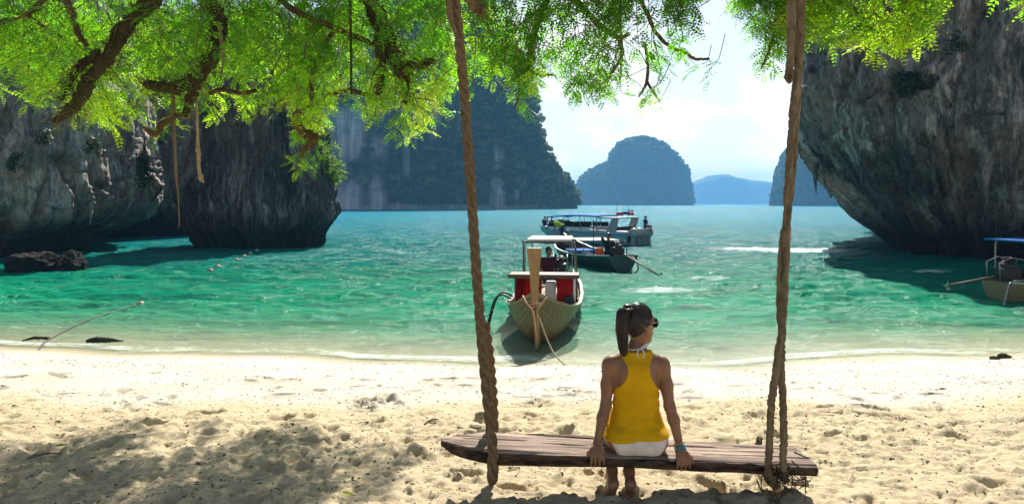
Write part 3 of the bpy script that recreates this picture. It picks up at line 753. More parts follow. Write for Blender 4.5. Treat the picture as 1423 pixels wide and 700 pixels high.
# ---- leaf sprays: a twig with feathery leaves of paired leaflets
ENV = [(-160, 150), (0, 138), (30, 146), (70, 160), (100, 172), (140, 180), (175, 183), (205, 178), (228, 192), (256, 206), (290, 182), (325, 158), (345, 168), (380, 163), (398, 192),
       (425, 214), (452, 176), (470, 138), (498, 150), (526, 180), (558, 200), (588, 207), (602, 168), (622, 136), (645, 128), (680, 112), (700, 146), (730, 160), (747, 132), (756, 88), (775, 108), (795, 150),
       (832, 146), (850, 142), (864, 108), (882, 136), (905, 142), (920, 134), (927, 78), (945, 92), (960, 52), (976, 32), (1005, 20), (1035, 34), (1058, 62), (1052, 112), (1080, 98), (1096, 68),
       (1130, 64), (1170, 74), (1192, 96), (1210, 82), (1240, 84), (1266, 78), (1286, 46), (1314, 16), (1324, -8), (1380, -10), (1402, 20), (1440, 18), (1500, 10)]
def leaf_template(rng, L=0.13, pairs=8, ll=0.030, lw=0.0115):
    """one pinnate leaf along +x, leaflets as kite faces, arching down"""
    V = []
    for i in range(pairs):
        f = (i + .7)/(pairs + .2); x = L*f; z = -0.25*L*f*f
        s = math.sin(math.pi*(0.18 + 0.74*f))
        for sd in (-1, 1):
            a = ll*s*rng.uniform(.85, 1.15); w = lw*s*rng.uniform(.8, 1.2)
            d = np.array([0.42, sd*0.9, rng.uniform(-.35, .1)]); d /= np.linalg.norm(d)
            u = np.array([0.9, -sd*.42, rng.uniform(-.25, .25)])
            b = np.array([x, 0, z])
            V += [b, b + d*a*.45 + u*w*.5, b + d*a, b + d*a*.5 - u*w*.5]
    return np.array(V)
def spray_template(rng):
    """twig with leaves on alternating sides"""
    out = []; n = rng.integers(5, 8); Lt = rng.uniform(.20, .34)
    for i in range(n):
        f = (i + .6)/n; sd = 1 if i % 2 else -1
        T = leaf_template(rng, rng.uniform(.12, .18), int(rng.integers(5, 8)), rng.uniform(.036, .048), rng.uniform(.018, .024))
        yaw = sd*rng.uniform(.5, 1.1) if i < n-1 else rng.uniform(-.2, .2); pit = rng.uniform(-.5, .25)
        cz, sz, cp, sp = math.cos(yaw), math.sin(yaw), math.cos(pit), math.sin(pit)
        R = np.array([[cz, -sz, 0], [sz, cz, 0], [0, 0, 1]]) @ np.array([[cp, 0, -sp], [0, 1, 0], [sp, 0, cp]])
        roll = rng.uniform(-.5, .5); R = R @ np.array([[1, 0, 0], [0, math.cos(roll), -math.sin(roll)], [0, math.sin(roll), math.cos(roll)]])
        out.append(T @ R.T + np.array([Lt*f, 0, -0.35*Lt*f*f]))
    return np.vstack(out), Lt
def build_crown():
    rng = np.random.default_rng(21)
    T = [spray_template(rng) for _ in range(24)]
    ex, ey = np.array([e[0] for e in ENV]), np.array([e[1] for e in ENV])
    VV, TT, TW, TWF = [], [], [], []
    nt = 0
    def put(px, py, Y, tone, sc=1.0, droop=None):
        nonlocal nt
        tp, Lt = T[rng.integers(len(T))]
        yaw = rng.uniform(0, 2*math.pi); pit = rng.uniform(-1.0, .1) if droop is None else droop
        cz, sz, cp, sp = math.cos(yaw), math.sin(yaw), math.cos(pit), math.sin(pit)
        R = np.array([[cz, -sz, 0], [sz, cz, 0], [0, 0, 1]]) @ np.array([[cp, 0, -sp], [0, 1, 0], [sp, 0, cp]])
        d = R @ np.array([Lt, 0, -.2*Lt])
        c = at(px, py, Y) - d*sc*0.6
        VV.append((tp*sc) @ R.T + c); TT.append(np.full(len(tp), tone) + rng.normal(0, .08, len(tp)//4).repeat(4))
        # the twig itself and its way up to the wood
        e = c + d*sc
        s = c - d*sc*rng.uniform(.2, .6) + np.array([rng.normal()*.03, rng.uniform(-.05, .05), rng.uniform(.03, .12)])
        v, f = tube(catmull([s, c, (c+e)/2 + np.array([0, 0, .02]), e], 2), [.0032, .0026, .0016], 4, False)
        TW.append(v); TWF.extend([tuple(i + nt for i in q) for q in f]); nt += len(v)
    # dense left half, airy middle, bright right tuft
    big = lambda px, py: float(fbm(px/60.0, py/42.0, 0, 3, 14))
    def fill(n, x0, x1, Y0, Y1, top, thr, t0, t1, sc=(.9, 1.15)):
        k = 0; tries = 0
        while k < n and tries < n*12:
            tries += 1
            px = rng.uniform(x0, x1); lim = float(np.interp(px, ex, ey)) - 14
            if lim < top + 5: continue
            py = lim - (lim - top)*rng.random()**(0.85)
            if big(px, py) < thr + .35*rng.normal(): continue
            Y = rng.uniform(Y0, Y1)
            low = np.clip((py - 10)/150, 0, 1)
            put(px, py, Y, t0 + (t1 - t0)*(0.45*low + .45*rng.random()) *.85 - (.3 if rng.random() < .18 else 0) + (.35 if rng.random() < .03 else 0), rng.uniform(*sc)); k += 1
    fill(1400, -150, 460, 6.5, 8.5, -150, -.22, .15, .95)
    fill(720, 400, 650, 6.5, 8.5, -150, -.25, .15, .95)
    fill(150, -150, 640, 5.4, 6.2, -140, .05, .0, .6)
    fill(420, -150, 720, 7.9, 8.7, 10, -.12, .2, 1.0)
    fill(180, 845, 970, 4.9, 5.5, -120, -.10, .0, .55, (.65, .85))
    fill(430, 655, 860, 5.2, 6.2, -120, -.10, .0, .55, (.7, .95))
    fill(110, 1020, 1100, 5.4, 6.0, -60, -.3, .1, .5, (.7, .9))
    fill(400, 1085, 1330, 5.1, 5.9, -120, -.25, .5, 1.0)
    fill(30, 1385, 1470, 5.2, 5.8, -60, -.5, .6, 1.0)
    for c, r, mossy in LIMBS:                       # tufts along the wood
        if mossy: continue
        for q in c[len(c)//3:]:
            if rng.random() < .22 and q[1] > 5:
                px = q[0]/q[1]*FPX + CXP; py = HZ - (q[2] - EYE)/q[1]*FPX
                put(px + rng.normal()*8, py + rng.uniform(0, 16), q[1] + rng.normal()*.1, rng.random()*.6, .8)
    V = np.vstack(VV); F = np.arange(len(V)).reshape(-1, 4)
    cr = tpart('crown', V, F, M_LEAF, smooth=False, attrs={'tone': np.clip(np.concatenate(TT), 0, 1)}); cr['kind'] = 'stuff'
    tw = tpart('twigs', np.vstack(TW), TWF, M_BARK); tw['kind'] = 'stuff'
    # strap-leaved ferns and moss strands on the old limbs
    VV, TT = [], []
    for c, r, mossy in LIMBS:
        if not mossy: continue
        seg = np.linalg.norm(np.diff(c, axis=0), axis=1)
        for i in range(len(c) - 1):
            q = (c[i] + c[i+1])/2
            if q[2] > EYE + .36*q[1]: continue
            for _ in range(int(seg[i]*300)):
                b = c[i] + (c[i+1] - c[i])*rng.random() + rng.normal(size=3)*r*.5
                L = rng.uniform(.06, .20); w = rng.uniform(.003, .007)
                d = rng.normal(size=3); d[2] = d[2]*.6 + .25; d /= np.linalg.norm(d)
                s = np.cross(d, rng.normal(size=3)); s /= np.linalg.norm(s)
                p1 = b + d*L*.5; p2 = b + d*L*.85 - np.array([0, 0, L*rng.uniform(.15, .75)])
                VV += [b - s*w, b + s*w, p1 + s*w, p1 - s*w, p1 - s*w, p1 + s*w, p2 + s*w*.2, p2 - s*w*.2]; TT += [rng.random()]*8
    e = tpart('fern_growth', np.array(VV), np.arange(len(VV)).reshape(-1, 4), M_FERN, smooth=False, attrs={'tone': np.array(TT)}); e['kind'] = 'stuff'
build_crown()
# hanging aerial roots and old bits of rope on the tree
M_TAN = bark('dry_root', (0.10, 0.075, 0.045), (0.27, 0.20, 0.125), .5)
def hang(pts, Y, rpx, mat, name='aerial_root', seed=0):
    c = catmull([at(x, y, Y) for x, y in pts], 6)
    V, F = tube(c, [q/FPX*Y for q in rpx], 7, True, .3, seed); return tpart(name, V, F, mat)
hang([(486, -20), (487, 30), (488, 80), (488, 132)], 6.3, [2, 2, 2, 1.4], M_BARKD, seed=1)
hang([(240, 118), (241, 160), (243, 205), (246, 250)], 6.6, [3, 2.6, 2.2, 1], M_TAN, seed=2)
hang([(862, -20), (862, 30), (864, 70), (862, 112)], 6.1, [2, 2, 2.4, 1.2], M_TAN, seed=3)
hang([(243, 200), (244, 240), (248, 275), (249, 315)], 6.6, [1.5, 1.4, 1.2, .5], M_TAN, seed=4)
hang([(304, 30), (307, 55), (310, 80), (308, 105)], 6.4, [2.5, 3, 2.4, 1], M_TAN, seed=5)
# ================================================================== organic bodies: smooth union of limbs, one skin
def smin(a, b, k):
    h = np.clip(0.5 + 0.5*(b - a)/k, 0, 1); return b*(1-h) + a*h - k*h*(1-h)
class Field:
    def __init__(s, lo, hi, h):
        s.lo, s.h = np.array(lo, float), h
        s.n = np.ceil((np.array(hi) - s.lo)/h).astype(int) + 1
        s.D = np.full(s.n, 1.0, np.float32)
        s.ax = [s.lo[i] + h*np.arange(s.n[i]) for i in range(3)]
    def block(s, lo, hi):
        a = np.clip(np.floor((np.array(lo) - s.lo)/s.h).astype(int), 0, s.n); b = np.clip(np.ceil((np.array(hi) - s.lo)/s.h).astype(int) + 1, 0, s.n)
        sl = tuple(slice(a[i], b[i]) for i in range(3))
        return sl, np.stack(np.meshgrid(*[s.ax[i][sl[i]] for i in range(3)], indexing='ij'), -1)
    def cap(s, a, b, ra, rb, k=.02, flat=None):
        a, b = np.array(a, float), np.array(b, float); m = max(ra, rb) + k + 3*s.h
        sl, P = s.block(np.minimum(a, b) - m, np.maximum(a, b) + m)
        if P.size == 0: return s
        ab = b - a; q = P - a
        t = np.clip((q @ ab)/(ab @ ab + 1e-12), 0, 1)
        w = q - t[..., None]*ab
        if flat is not None: w = w*np.array(flat)
        d = np.sqrt((w**2).sum(-1)) - (ra + (rb - ra)*t)
        s.D[sl] = smin(s.D[sl], d, k); return s
    def ell(s, c, r, k=.02, R=None):
        c, r = np.array(c, float), np.array(r, float); m = r.max() + k + 3*s.h
        sl, P = s.block(c - m, c + m)
        if P.size == 0: return s
        q = P - c
        if R is not None: q = q @ np.array(R)
        k0 = np.sqrt(((q/r)**2).sum(-1)); k1 = np.sqrt(((q/(r*r))**2).sum(-1)) + 1e-9
        d = k0*(k0 - 1)/k1
        s.D[sl] = smin(s.D[sl], d, k); return s
    def chain(s, pts, rad, k=.02):
        for i in range(len(pts) - 1): s.cap(pts[i], pts[i+1], rad[i], rad[i+1], k)
        return s
    def grid(s): return np.meshgrid(*s.ax, indexing='ij')
    def mesh(s, D=None):
        D = s.D if D is None else D
        ins = D < 0; n = np.array(D.shape) - 1
        cnt = np.zeros(n, np.int8); acc = np.zeros((*n, 3)); ne = np.zeros(n)
        c = lambda dx, dy, dz: (slice(dx, dx + n[0]), slice(dy, dy + n[1]), slice(dz, dz + n[2]))
        cor = [(i, j, k) for i in (0, 1) for j in (0, 1) for k in (0, 1)]
        for q in cor: cnt += ins[c(*q)]
        act = (cnt > 0) & (cnt < 8)
        idx = np.argwhere(act)
        acc = np.zeros((len(idx), 3)); ne = np.zeros(len(idx))
        val = {q: D[idx[:, 0] + q[0], idx[:, 1] + q[1], idx[:, 2] + q[2]].astype(float) for q in cor}
        for a in cor:
            for axis in range(3):
                if a[axis]: continue
                b = list(a); b[axis] = 1; b = tuple(b)
                va, vb = val[a], val[b]; cr = (va < 0) != (vb < 0)
                t = np.where(cr, va/(va - vb + 1e-12), 0)
                p = np.array(a, float)[None].repeat(len(idx), 0); p[:, axis] += t
                acc += p*cr[:, None]; ne += cr
        V = s.lo + s.h*(idx + acc/np.maximum(ne, 1)[:, None])
        vid = np.full(n, -1, np.int64); vid[act] = np.arange(len(idx))
        F = []
        for axis in range(3):
            u, v = (axis + 1) % 3, (axis + 2) % 3
            sa = [slice(None)]*3; sb = [slice(None)]*3
            sa[axis] = slice(0, -1); sb[axis] = slice(1, None)
            A, B = ins[tuple(sa)], ins[tuple(sb)]
            e = np.argwhere(A != B); e = e[(e[:, u] > 0) & (e[:, v] > 0) & (e[:, u] < n[u]) & (e[:, v] < n[v])]
            fl = A[e[:, 0], e[:, 1], e[:, 2]]
            def g(du, dv):
                w = e.copy(); w[:, u] += du; w[:, v] += dv; return vid[w[:, 0], w[:, 1], w[:, 2]]
            q = np.stack([g(-1, -1), g(0, -1), g(0, 0), g(-1, 0)], 1)
            q[~fl] = q[~fl][:, ::-1]; F.append(q)
        F = np.vstack(F); F = F[(F >= 0).all(1)]
        return V, F
def relax(V, F, it=2, w=.5):
    E = np.vstack([F[:, [0, 1]], F[:, [1, 2]], F[:, [2, 3]], F[:, [3, 0]]])
    for _ in range(it):
        S = np.zeros_like(V); C = np.zeros(len(V))
        for a, b in ((0, 1), (1, 0)):
            np.add.at(S, E[:, a], V[E[:, b]]); np.add.at(C, E[:, a], 1)
        V = V*(1 - w) + w*S/np.maximum(C, 1)[:, None]
    return V
def skin_mat(name, col):
    t = NT(name); p = t.obj()
    c = t.mix(t.ramp(t.noise(p, 14, 4), [(0.3, 0.0), (0.7, 1.0)]), tuple(q*.72 for q in col), tuple(min(1, q*1.08) for q in col))
    n = t.n.new('ShaderNodeBsdfPrincipled')
    t.put(n.inputs['Base Color'], c); n.inputs['Roughness'].default_value = .42; n.inputs['Specular IOR Level'].default_value = .5
    n.inputs['Subsurface Weight'].default_value = .12; n.inputs['Subsurface Radius'].default_value = (.02, .008, .004); n.inputs['Subsurface Scale'].default_value = .5
    return t.done(n.outputs[0])
M_SKIN = skin_mat('skin_tan', (0.29, 0.135, 0.068)); M_SKIN2 = skin_mat('skin_brown', (0.24, 0.12, 0.065))
M_HAIR = plain('hair_dark', (0.028, 0.015, 0.011), 0.38, vary=.5, scale=40)
def cloth(name, col): return plain(name, col, 0.85, vary=.3, scale=14, bump=.3, spec=.2)

def figure(label, loc, face, top, low, pose='sit', arms=None, skin=None, group=None, shirtless=False, scale=1.0, lean=0.0):
    """a small figure: local +y is where it faces; origin at the seat (sit) or the soles (stand)"""
    o = empty('person', tuple(loc), face); tag(o, label, 'person', group); o.scale = (scale,)*3
    if pose == 'sit':
        hip = np.array([0, 0, .10]); kn = [np.array([s*.13, .40, .13]) for s in (-1, 1)]; an = [np.array([s*.12, .46, -.27]) for s in (-1, 1)]
    elif pose == 'kneel':
        hip = np.array([0, 0, .34]); kn = [np.array([s*.12, .22, .08]) for s in (-1, 1)]; an = [np.array([s*.11, -.12, .06]) for s in (-1, 1)]
    else:
        hip = np.array([0, 0, .90]); kn = [np.array([s*.11, .04, .48]) for s in (-1, 1)]; an = [np.array([s*.12, -.02, .08]) for s in (-1, 1)]
    ca, sa = math.cos(lean), math.sin(lean)
    up = lambda y, z, x=0: hip + np.array([x, y*ca + z*sa, -y*sa + z*ca])
    sh = [up(0, .46, s*.17) for s in (-1, 1)]
    if arms is None: arms = [([-.24, .05, .22], [-.17, .26, .08]), ([.24, .05, .22], [.17, .26, .08])]
    el = [hip + np.array(arms[0][0]), hip + np.array(arms[1][0])]; wr = [hip + np.array(arms[0][1]), hip + np.array(arms[1][1])]
    hd = up(.03, .66)
    lo = np.min(np.vstack([an, el, wr, [hd, hip]]), 0) - .3; hi = np.max(np.vstack([an, el, wr, [hd, hip]]), 0) + .3
    def torso(f, g=0.0):
        f.ell(up(0, .02), (.165 + g, .115 + g, .12 + g), .04); f.ell(up(0, .20), (.135 + g, .095 + g, .14 + g), .05); f.ell(up(0, .36), (.165 + g, .11 + g, .15 + g), .05)
        f.cap(sh[0], sh[1], .055 + g, .055 + g, .05)
    def legs(f, g=0.0, full=1.0):
        for i, s in enumerate((-1, 1)):
            h = hip + np.array([s*.085, 0, -.01]); f.cap(h, kn[i], .085 + g, .058 + g, .03)
            if full > 0: f.cap(kn[i], kn[i] + (an[i] - kn[i])*full, .055 + g, .036 + g, .02)
    h = .022
    f = Field(lo, hi, h); torso(f); legs(f)
    for i in (0, 1):
        f.cap(sh[i], el[i], .047, .037, .03); f.cap(el[i], wr[i], .036, .025, .02)
        d = wr[i] - el[i]; d /= np.linalg.norm(d) + 1e-6
        f.cap(wr[i], wr[i] + d*.09, .03, .024, .02); f.cap(wr[i] + d*.02, wr[i] + d*.05 + np.array([.03 if i == 0 else -.03, .02, 0]), .014, .012, .01)
        fd = np.array([0, .15, -.03]); f.cap(an[i], an[i] + fd, .04, .03, .02)
    f.cap(up(0, .44), hd, .055, .05, .03); f.ell(hd + np.array([0, .01, .02]), (.078, .095, .115), .03)
    f.cap(hd + np.array([0, .10, .0]), hd + np.array([0, .112, -.02]), .012, .014, .012)
    for s in (-1, 1): f.ell(hd + np.array([s*.08, 0, .0]), (.012, .02, .03), .01)
    V, F = f.mesh(); V = relax(V, F, 1); make('body', V, F, skin or M_SKIN2, o)
    if not shirtless:
        f = Field(lo, hi, h); torso(f, .014)
        for i in (0, 1): f.cap(sh[i], sh[i] + (el[i] - sh[i])*.75, .062, .058, .03)
        V, F = f.mesh(); make('shirt', V, F, top, o)
    f = Field(lo, hi, h); f.ell(up(0, .0), (.18, .132, .12), .03); legs(f, .014, .85 if pose == 'stand' else .25)
    V, F = f.mesh(); make('trousers', V, F, low, o)
    f = Field(lo, hi, .014); f.ell(hd + np.array([0, -.012, .045]), (.09, .105, .105), .02)
    X, Y, Z = f.grid(); D = np.maximum(f.D, (Y - hd[1])*.8 - (Z - hd[2])*.55 - .035)
    V, F = f.mesh(D); make('hair', V, F, M_HAIR, o)
    return o
# ================================================================== BOATS
def wood(name, a, b, rough=.6, scale=(1, 8, 8), bump=.4, stain=None):
    t = NT(name); p = t.obj()
    n = t.noise(t.map(p, scale), 3.0, 6, 0.65, 0.8)
    c = t.mix(t.ramp(n, [(0.3, 0.0), (0.7, 1.0)]), a, b)
    if stain: c = t.mix(t.ramp(t.noise(p, 1.6, 5, .7), [(0.45, 0.0), (0.66, .75)]), c, stain)
    return t.done(t.bsdf(c, rough, 0, t.bump(n, bump, .01), .35))
M_HULL1 = wood('varnished_planks', (0.075, 0.042, 0.014), (0.22, 0.14, 0.052), .45, stain=(0.085, 0.07, 0.03))
M_STEM = wood('weathered_stem', (0.13, 0.075, 0.03), (0.33, 0.22, 0.10), .6, (8, 8, 1), stain=(0.24, .12, .05))
M_RIM = wood('pale_rim', (0.16, 0.11, 0.05), (0.32, 0.24, 0.13), .5)
M_GREEN = plain('green_hull_paint', (0.012, 0.052, 0.048), .45, vary=.5, scale=3)
M_GRIM = plain('pale_green_rim', (0.32, 0.42, 0.40), .5)
M_RED = cloth('red_curtain', (0.55, 0.012, 0.010)); M_WHITE = plain('white_paint', (0.74, 0.74, 0.73), .45, vary=.2, scale=3)
M_CANVAS = cloth('white_canvas', (0.72, 0.70, 0.69)); M_BLUEC = cloth('blue_canvas', (0.02, 0.16, 0.46))
M_BLACK = plain('black_rubber', (0.012, 0.012, 0.013), .5); M_STEEL = plain('dull_steel', (0.30, 0.30, 0.30), .38, .85, vary=.4, scale=20)
M_RUST = plain('rusty_steel', (0.13, 0.085, 0.06), .6, .4, vary=.5, scale=18); M_ROOF = plain('brown_roof_board', (0.22, 0.07, 0.04), .6, vary=.4)
M_ROPE = plain('tan_rope', (0.46, 0.33, 0.19), .9, vary=.4, scale=60, bump=.6); M_PINK = cloth('faded_pink_ribbon', (0.62, 0.34, 0.24))
M_DECK = wood('deck_boards', (0.12, 0.085, 0.05), (0.26, 0.19, 0.12), .7); M_GLASS = plain('dark_glass', (0.012, 0.02, 0.028), .08, vary=.1)
M_DARKW = wood('dark_inside', (0.05, 0.04, 0.03), (0.13, 0.10, 0.07), .7)
M_GREY = plain('grey_cowling', (0.33, 0.35, 0.37), .35, vary=.25, scale=5); M_SPEED = plain('pale_blue_gelcoat', (0.22, 0.42, 0.47), .25, vary=.12, scale=1.5)
M_NAVY = cloth('navy_cloth', (0.02, 0.03, 0.07)); M_ORANGE = cloth('orange_vest', (0.75, 0.13, 0.03))

T_ = np.linspace(0, 1, 45)
def hull_fn(L, beam, sheer=1.0, draft=.25, bowfrac=.91):
    bt = lambda t: beam*np.interp(t, [0, .12, .3, .5, .7, .82, .9, .95, 1], [.62, .80, .95, 1, .95, .80, .56, .34, .05])
    sh = lambda t: sheer*np.interp(t, [0, .2, .4, .6, .75, .85, .93, 1], [.50, .42, .38, .39, .45, .57, .74, .97])
    ke = lambda t: np.interp(t, [0, .1, .5, .8, .88, .93, .97, 1], [-.1, -draft*.8, -draft, -draft*.8, -draft*.45, .08, .36, .70])*1.0
    xx = lambda t: (t - bowfrac)*L
    def pt(t, s, side, inset=0.0):
        b = max(bt(t) - inset, .01); k, h = ke(t) + inset*.6, sh(t)
        y = b*(s**.62); z = k + (h - k)*(0.30*s + 0.70*s**1.7)
        return np.array([xx(t), side*y, z])
    return bt, sh, ke, xx, pt
def longtail(name, L, beam, loc, rz, hullmat, rimmat, strakes=0, sheer=1.0, label='', group=None, post=True):
    o = empty(name, loc, rz); tag(o, label, 'boat', group)
    bt, sh, ke, xx, pt = hull_fn(L, beam, sheer)
    if strakes:
        for side in (-1, 1):                               # every plank of the side is a board with its own lap
            for i in range(strakes):
                s0, s1 = i/strakes, min(1.0, (i + 1)/strakes + .012)
                V = []
                for t in T_:
                    a, b = pt(t, max(s0, 1e-4), side, -.014), pt(t, s1, side, -.003); c, d = pt(t, s1, side, .022), pt(t, max(s0, 1e-4), side, .014)
                    V += [a, b, c, d]
                F = []
                for j in range(len(T_) - 1):
                    for q in range(4):
                        f = (j*4 + q, j*4 + (q+1) % 4, (j+1)*4 + (q+1) % 4, (j+1)*4 + q)
                        F.append(f if side > 0 else f[::-1])
                F += [(0, 1, 2, 3) if side < 0 else (3, 2, 1, 0), tuple(range(len(V)-4, len(V)))]
                make('plank', V, F, hullmat, o, smooth=False)
    else:
        S = np.linspace(0, 1, 9); V = []
        for t in T_:
            for s in S[::-1]: V.append(pt(t, max(s, 1e-4), -1))
            for s in S[1:]: V.append(pt(t, s, 1))
        n = 17; F = [(j*n+q, (j+1)*n+q, (j+1)*n+q+1, j*n+q+1) for j in range(len(T_)-1) for q in range(n-1)]
        make('hull', V, F, hullmat, o)
        V2 = []
        for t in T_:
            for s in S[::-1]: V2.append(pt(t, max(s, 1e-4), -1, .04))
            for s in S[1:]: V2.append(pt(t, s, 1, .04))
        make('lining', V2, F, M_DARKW, o)
    for side in (-1, 1):                                   # rim along the gunwale
        P = [pt(t, 1, side) + np.array([0, 0, .015]) for t in T_]
        V = []
        for p in P:
            y = p[1]; w = .05*side if abs(y) > .06 else .02*side
            V += [(p[0], y + .02*side, p[2] - .03), (p[0], y + .02*side, p[2] + .025), (p[0], y - w, p[2] + .025), (p[0], y - w, p[2] - .03)]
        F = [(j*4+q, j*4+(q+1) % 4, (j+1)*4+(q+1) % 4, (j+1)*4+q) for j in range(len(T_)-1) for q in range(4)]
        F = [f if side > 0 else f[::-1] for f in F] + [(0, 1, 2, 3), tuple(range(len(V)-4, len(V)))]
        make('gunwale', V, F, rimmat, o, smooth=False)
    # transom, deck boards, ribs
    V = [pt(0, s, -1) for s in np.linspace(1, .001, 7)] + [pt(0, s, 1) for s in np.linspace(.001, 1, 7)]
    make('transom', V, [tuple(range(len(V)))], hullmat, o, smooth=False)
    nb = 5
    for i in range(nb):
        V, F = [], []
        for t in np.linspace(.03, .80, 16):
            b = bt(t)*.62; y0, y1 = -b + 2*b*i/nb + .006, -b + 2*b*(i+1)/nb - .006; x = xx(t); z = .06
            V += [(x, y0, z), (x, y1, z), (x, y1, z - .03), (x, y0, z - .03)]
        F = [(j*4+q, (j+1)*4+q, (j+1)*4+(q+1) % 4, j*4+(q+1) % 4) for j in range(15) for q in range(4)]
        make('deck_board', V, F, M_DECK, o, smooth=False)
    for t in (.25, .5, .68):
        b = bt(t); make('thwart', *box_vf((xx(t) - .11, -b + .03, sh(t) - .13), (xx(t) + .11, b - .03, sh(t) - .09)), M_DECK, o, smooth=False)
    if post:                                               # tall flaring bow post
        P = np.array([(-.10*1, -.26), (.02, -.05), (.30, .16), (.56, .42), (.80, .80), (.90, 1.02), (.98, 1.35), (1.02, 1.78)])*np.array([L/9.5, 1.0])
        W = [.05, .05, .055, .06, .06, .065, .08, .125]; Dp = [.05, .05, .06, .07, .07, .06, .05, .045]
        C = catmull(np.c_[P[:, 0], 0*P[:, 0], P[:, 1]], 4); w = np.interp(np.linspace(0, 1, len(C)), np.linspace(0, 1, len(W)), W); dp = np.interp(np.linspace(0, 1, len(C)), np.linspace(0, 1, len(Dp)), Dp)
        Tn = np.gradient(C, axis=0); Tn /= np.linalg.norm(Tn, axis=1, keepdims=True); Nn = np.c_[Tn[:, 2], 0*Tn[:, 0], -Tn[:, 0]]
        V = []
        for i in range(len(C)):
            for sy, sd in ((-1, 1), (1, 1), (1, -1), (-1, -1)):
                V.append(C[i] + np.array([0, sy*w[i], 0]) + Nn[i]*sd*dp[i])
        F = [(j*4+q, j*4+(q+1) % 4, (j+1)*4+(q+1) % 4, (j+1)*4+q) for j in range(len(C)-1) for q in range(4)] + [(3, 2, 1, 0), tuple(range(len(V)-4, len(V)))]
        pp = make('stem_post', V, F, M_STEM if strakes else hullmat, o, smooth=False)
        bv = pp.modifiers.new('edge', 'BEVEL'); bv.width = .012; bv.segments = 2
    return o, (bt, sh, ke, xx, pt)
def box_vf(lo, hi):
    m = MB().box(lo, hi); return m.V, m.F
def pipe(name, pts, r, mat, parent, sub=4, n=8):
    V, F = tube(catmull(pts, sub) if sub > 1 else pts, r, n); return make(name, V, F, mat, parent)
def bbox(name, lo, hi, mat, parent, bev=.012):
    o = make(name, *box_vf(lo, hi), mat, parent, smooth=False)
    if bev: b = o.modifiers.new('edge', 'BEVEL'); b.width = bev; b.segments = 2
    return o
def engine(o, c, shaft_to, big=1.0, frame=M_STEEL):
    """car engine on a pivot with its long propeller shaft; c and shaft_to in the boat's own space"""
    c = np.array(c, float); s = np.array(shaft_to, float)
    e = MB()
    e.box(c + (-.22*big, -.16*big, -.02), c + (.26*big, .16*big, .26*big)); e.box(c + (-.16*big, -.10*big, .26*big), c + (.18*big, .10*big, .38*big))
    for k in range(4): e.tube([c + ((-.15 + .1*k)*big, .16*big, .2*big), c + ((-.15 + .1*k)*big, .25*big, .26*big), c + ((-.1 + .1*k)*big, .26*big, .1*big)], .025*big, 6)
    e.ball(c + (.33*big, 0, .12*big), np.array([.05, .17, .17])*big); e.tube([c + (.0, -.12*big, .36*big), c + (-.05, -.16*big, .52*big), c + (-.3*big, -.2*big, .5*big)], .03*big, 6)
    e.ball(c + (.05, .02, .43*big), np.array([.12, .1, .07])*big)
    m = e.build('engine', M_BLACK, o)
    b = m.modifiers.new('edge', 'BEVEL'); b.width = .02; b.segments = 2
    fr = MB()
    for y in (-.2*big, .2*big): fr.tube([c + (.4*big, y, -.05), c + (.42*big, y, .45*big), c + (-.05, y, .52*big), c + (-.35*big, y, .40*big), c + (-.32*big, y, -.05)], .018*big, 6)
    fr.tube([c + (.42*big, -.2*big, .45*big), c + (.42*big, .2*big, .45*big)], .018*big, 6)
    fr.build('engine_frame', frame, o, True)
    st = c + np.array([-.2*big, 0, .08]); d = (s - st)/np.linalg.norm(s - st)
    pipe('propeller_shaft', [st, st + (s - st)*.5, s], .028*big, M_RUST, o, 1)
    pr = MB(); a = np.cross(d, (0, 0, 1)); a /= np.linalg.norm(a); b2 = np.cross(d, a)
    for k in range(3):
        q = a*math.cos(k*2.094) + b2*math.sin(k*2.094); r = np.cross(d, q)
        pr.add([s + r*.02, s - r*.02 + d*.02, s + q*.12 - r*.05 + d*.03, s + q*.13 + r*.05 - d*.03], [(0, 1, 2, 3)]); pr.add([s + r*.02 + d*.008, s - r*.02 + d*.028, s + q*.12 - r*.05 + d*.038, s + q*.13 + r*.05 - d*.022], [(3, 2, 1, 0)])
    pr.ball(s, .035); pr.build('propeller', M_STEEL, o)
def to_local(o, p):
    c, s = math.cos(-o.rotation_euler[2]), math.sin(-o.rotation_euler[2]); q = np.array(p) - np.array(o.location)
    return np.array([q[0]*c - q[1]*s, q[0]*s + q[1]*c, q[2]])
def to_world(o, p):
    c, s = math.cos(o.rotation_euler[2]), math.sin(o.rotation_euler[2])
    return np.array([p[0]*c - p[1]*s + o.location[0], p[0]*s + p[1]*c + o.location[1], p[2] + o.location[2]])

# ---------------------------------------------------------------- moored longtail boat close to the beach
c1 = onz(748, 475.5)
ang1 = math.atan2(-1.0, -.10)                       # the bow points at the beach
B1, (bt, sh, ke, xx, pt) = longtail('longtail_boat', 9.6, .80, (c1[0], c1[1], WL), ang1, M_HULL1, M_RIM, 7, 1.0,
        'wooden longtail boat with tall bow post and red curtained cabin moored at the beach')
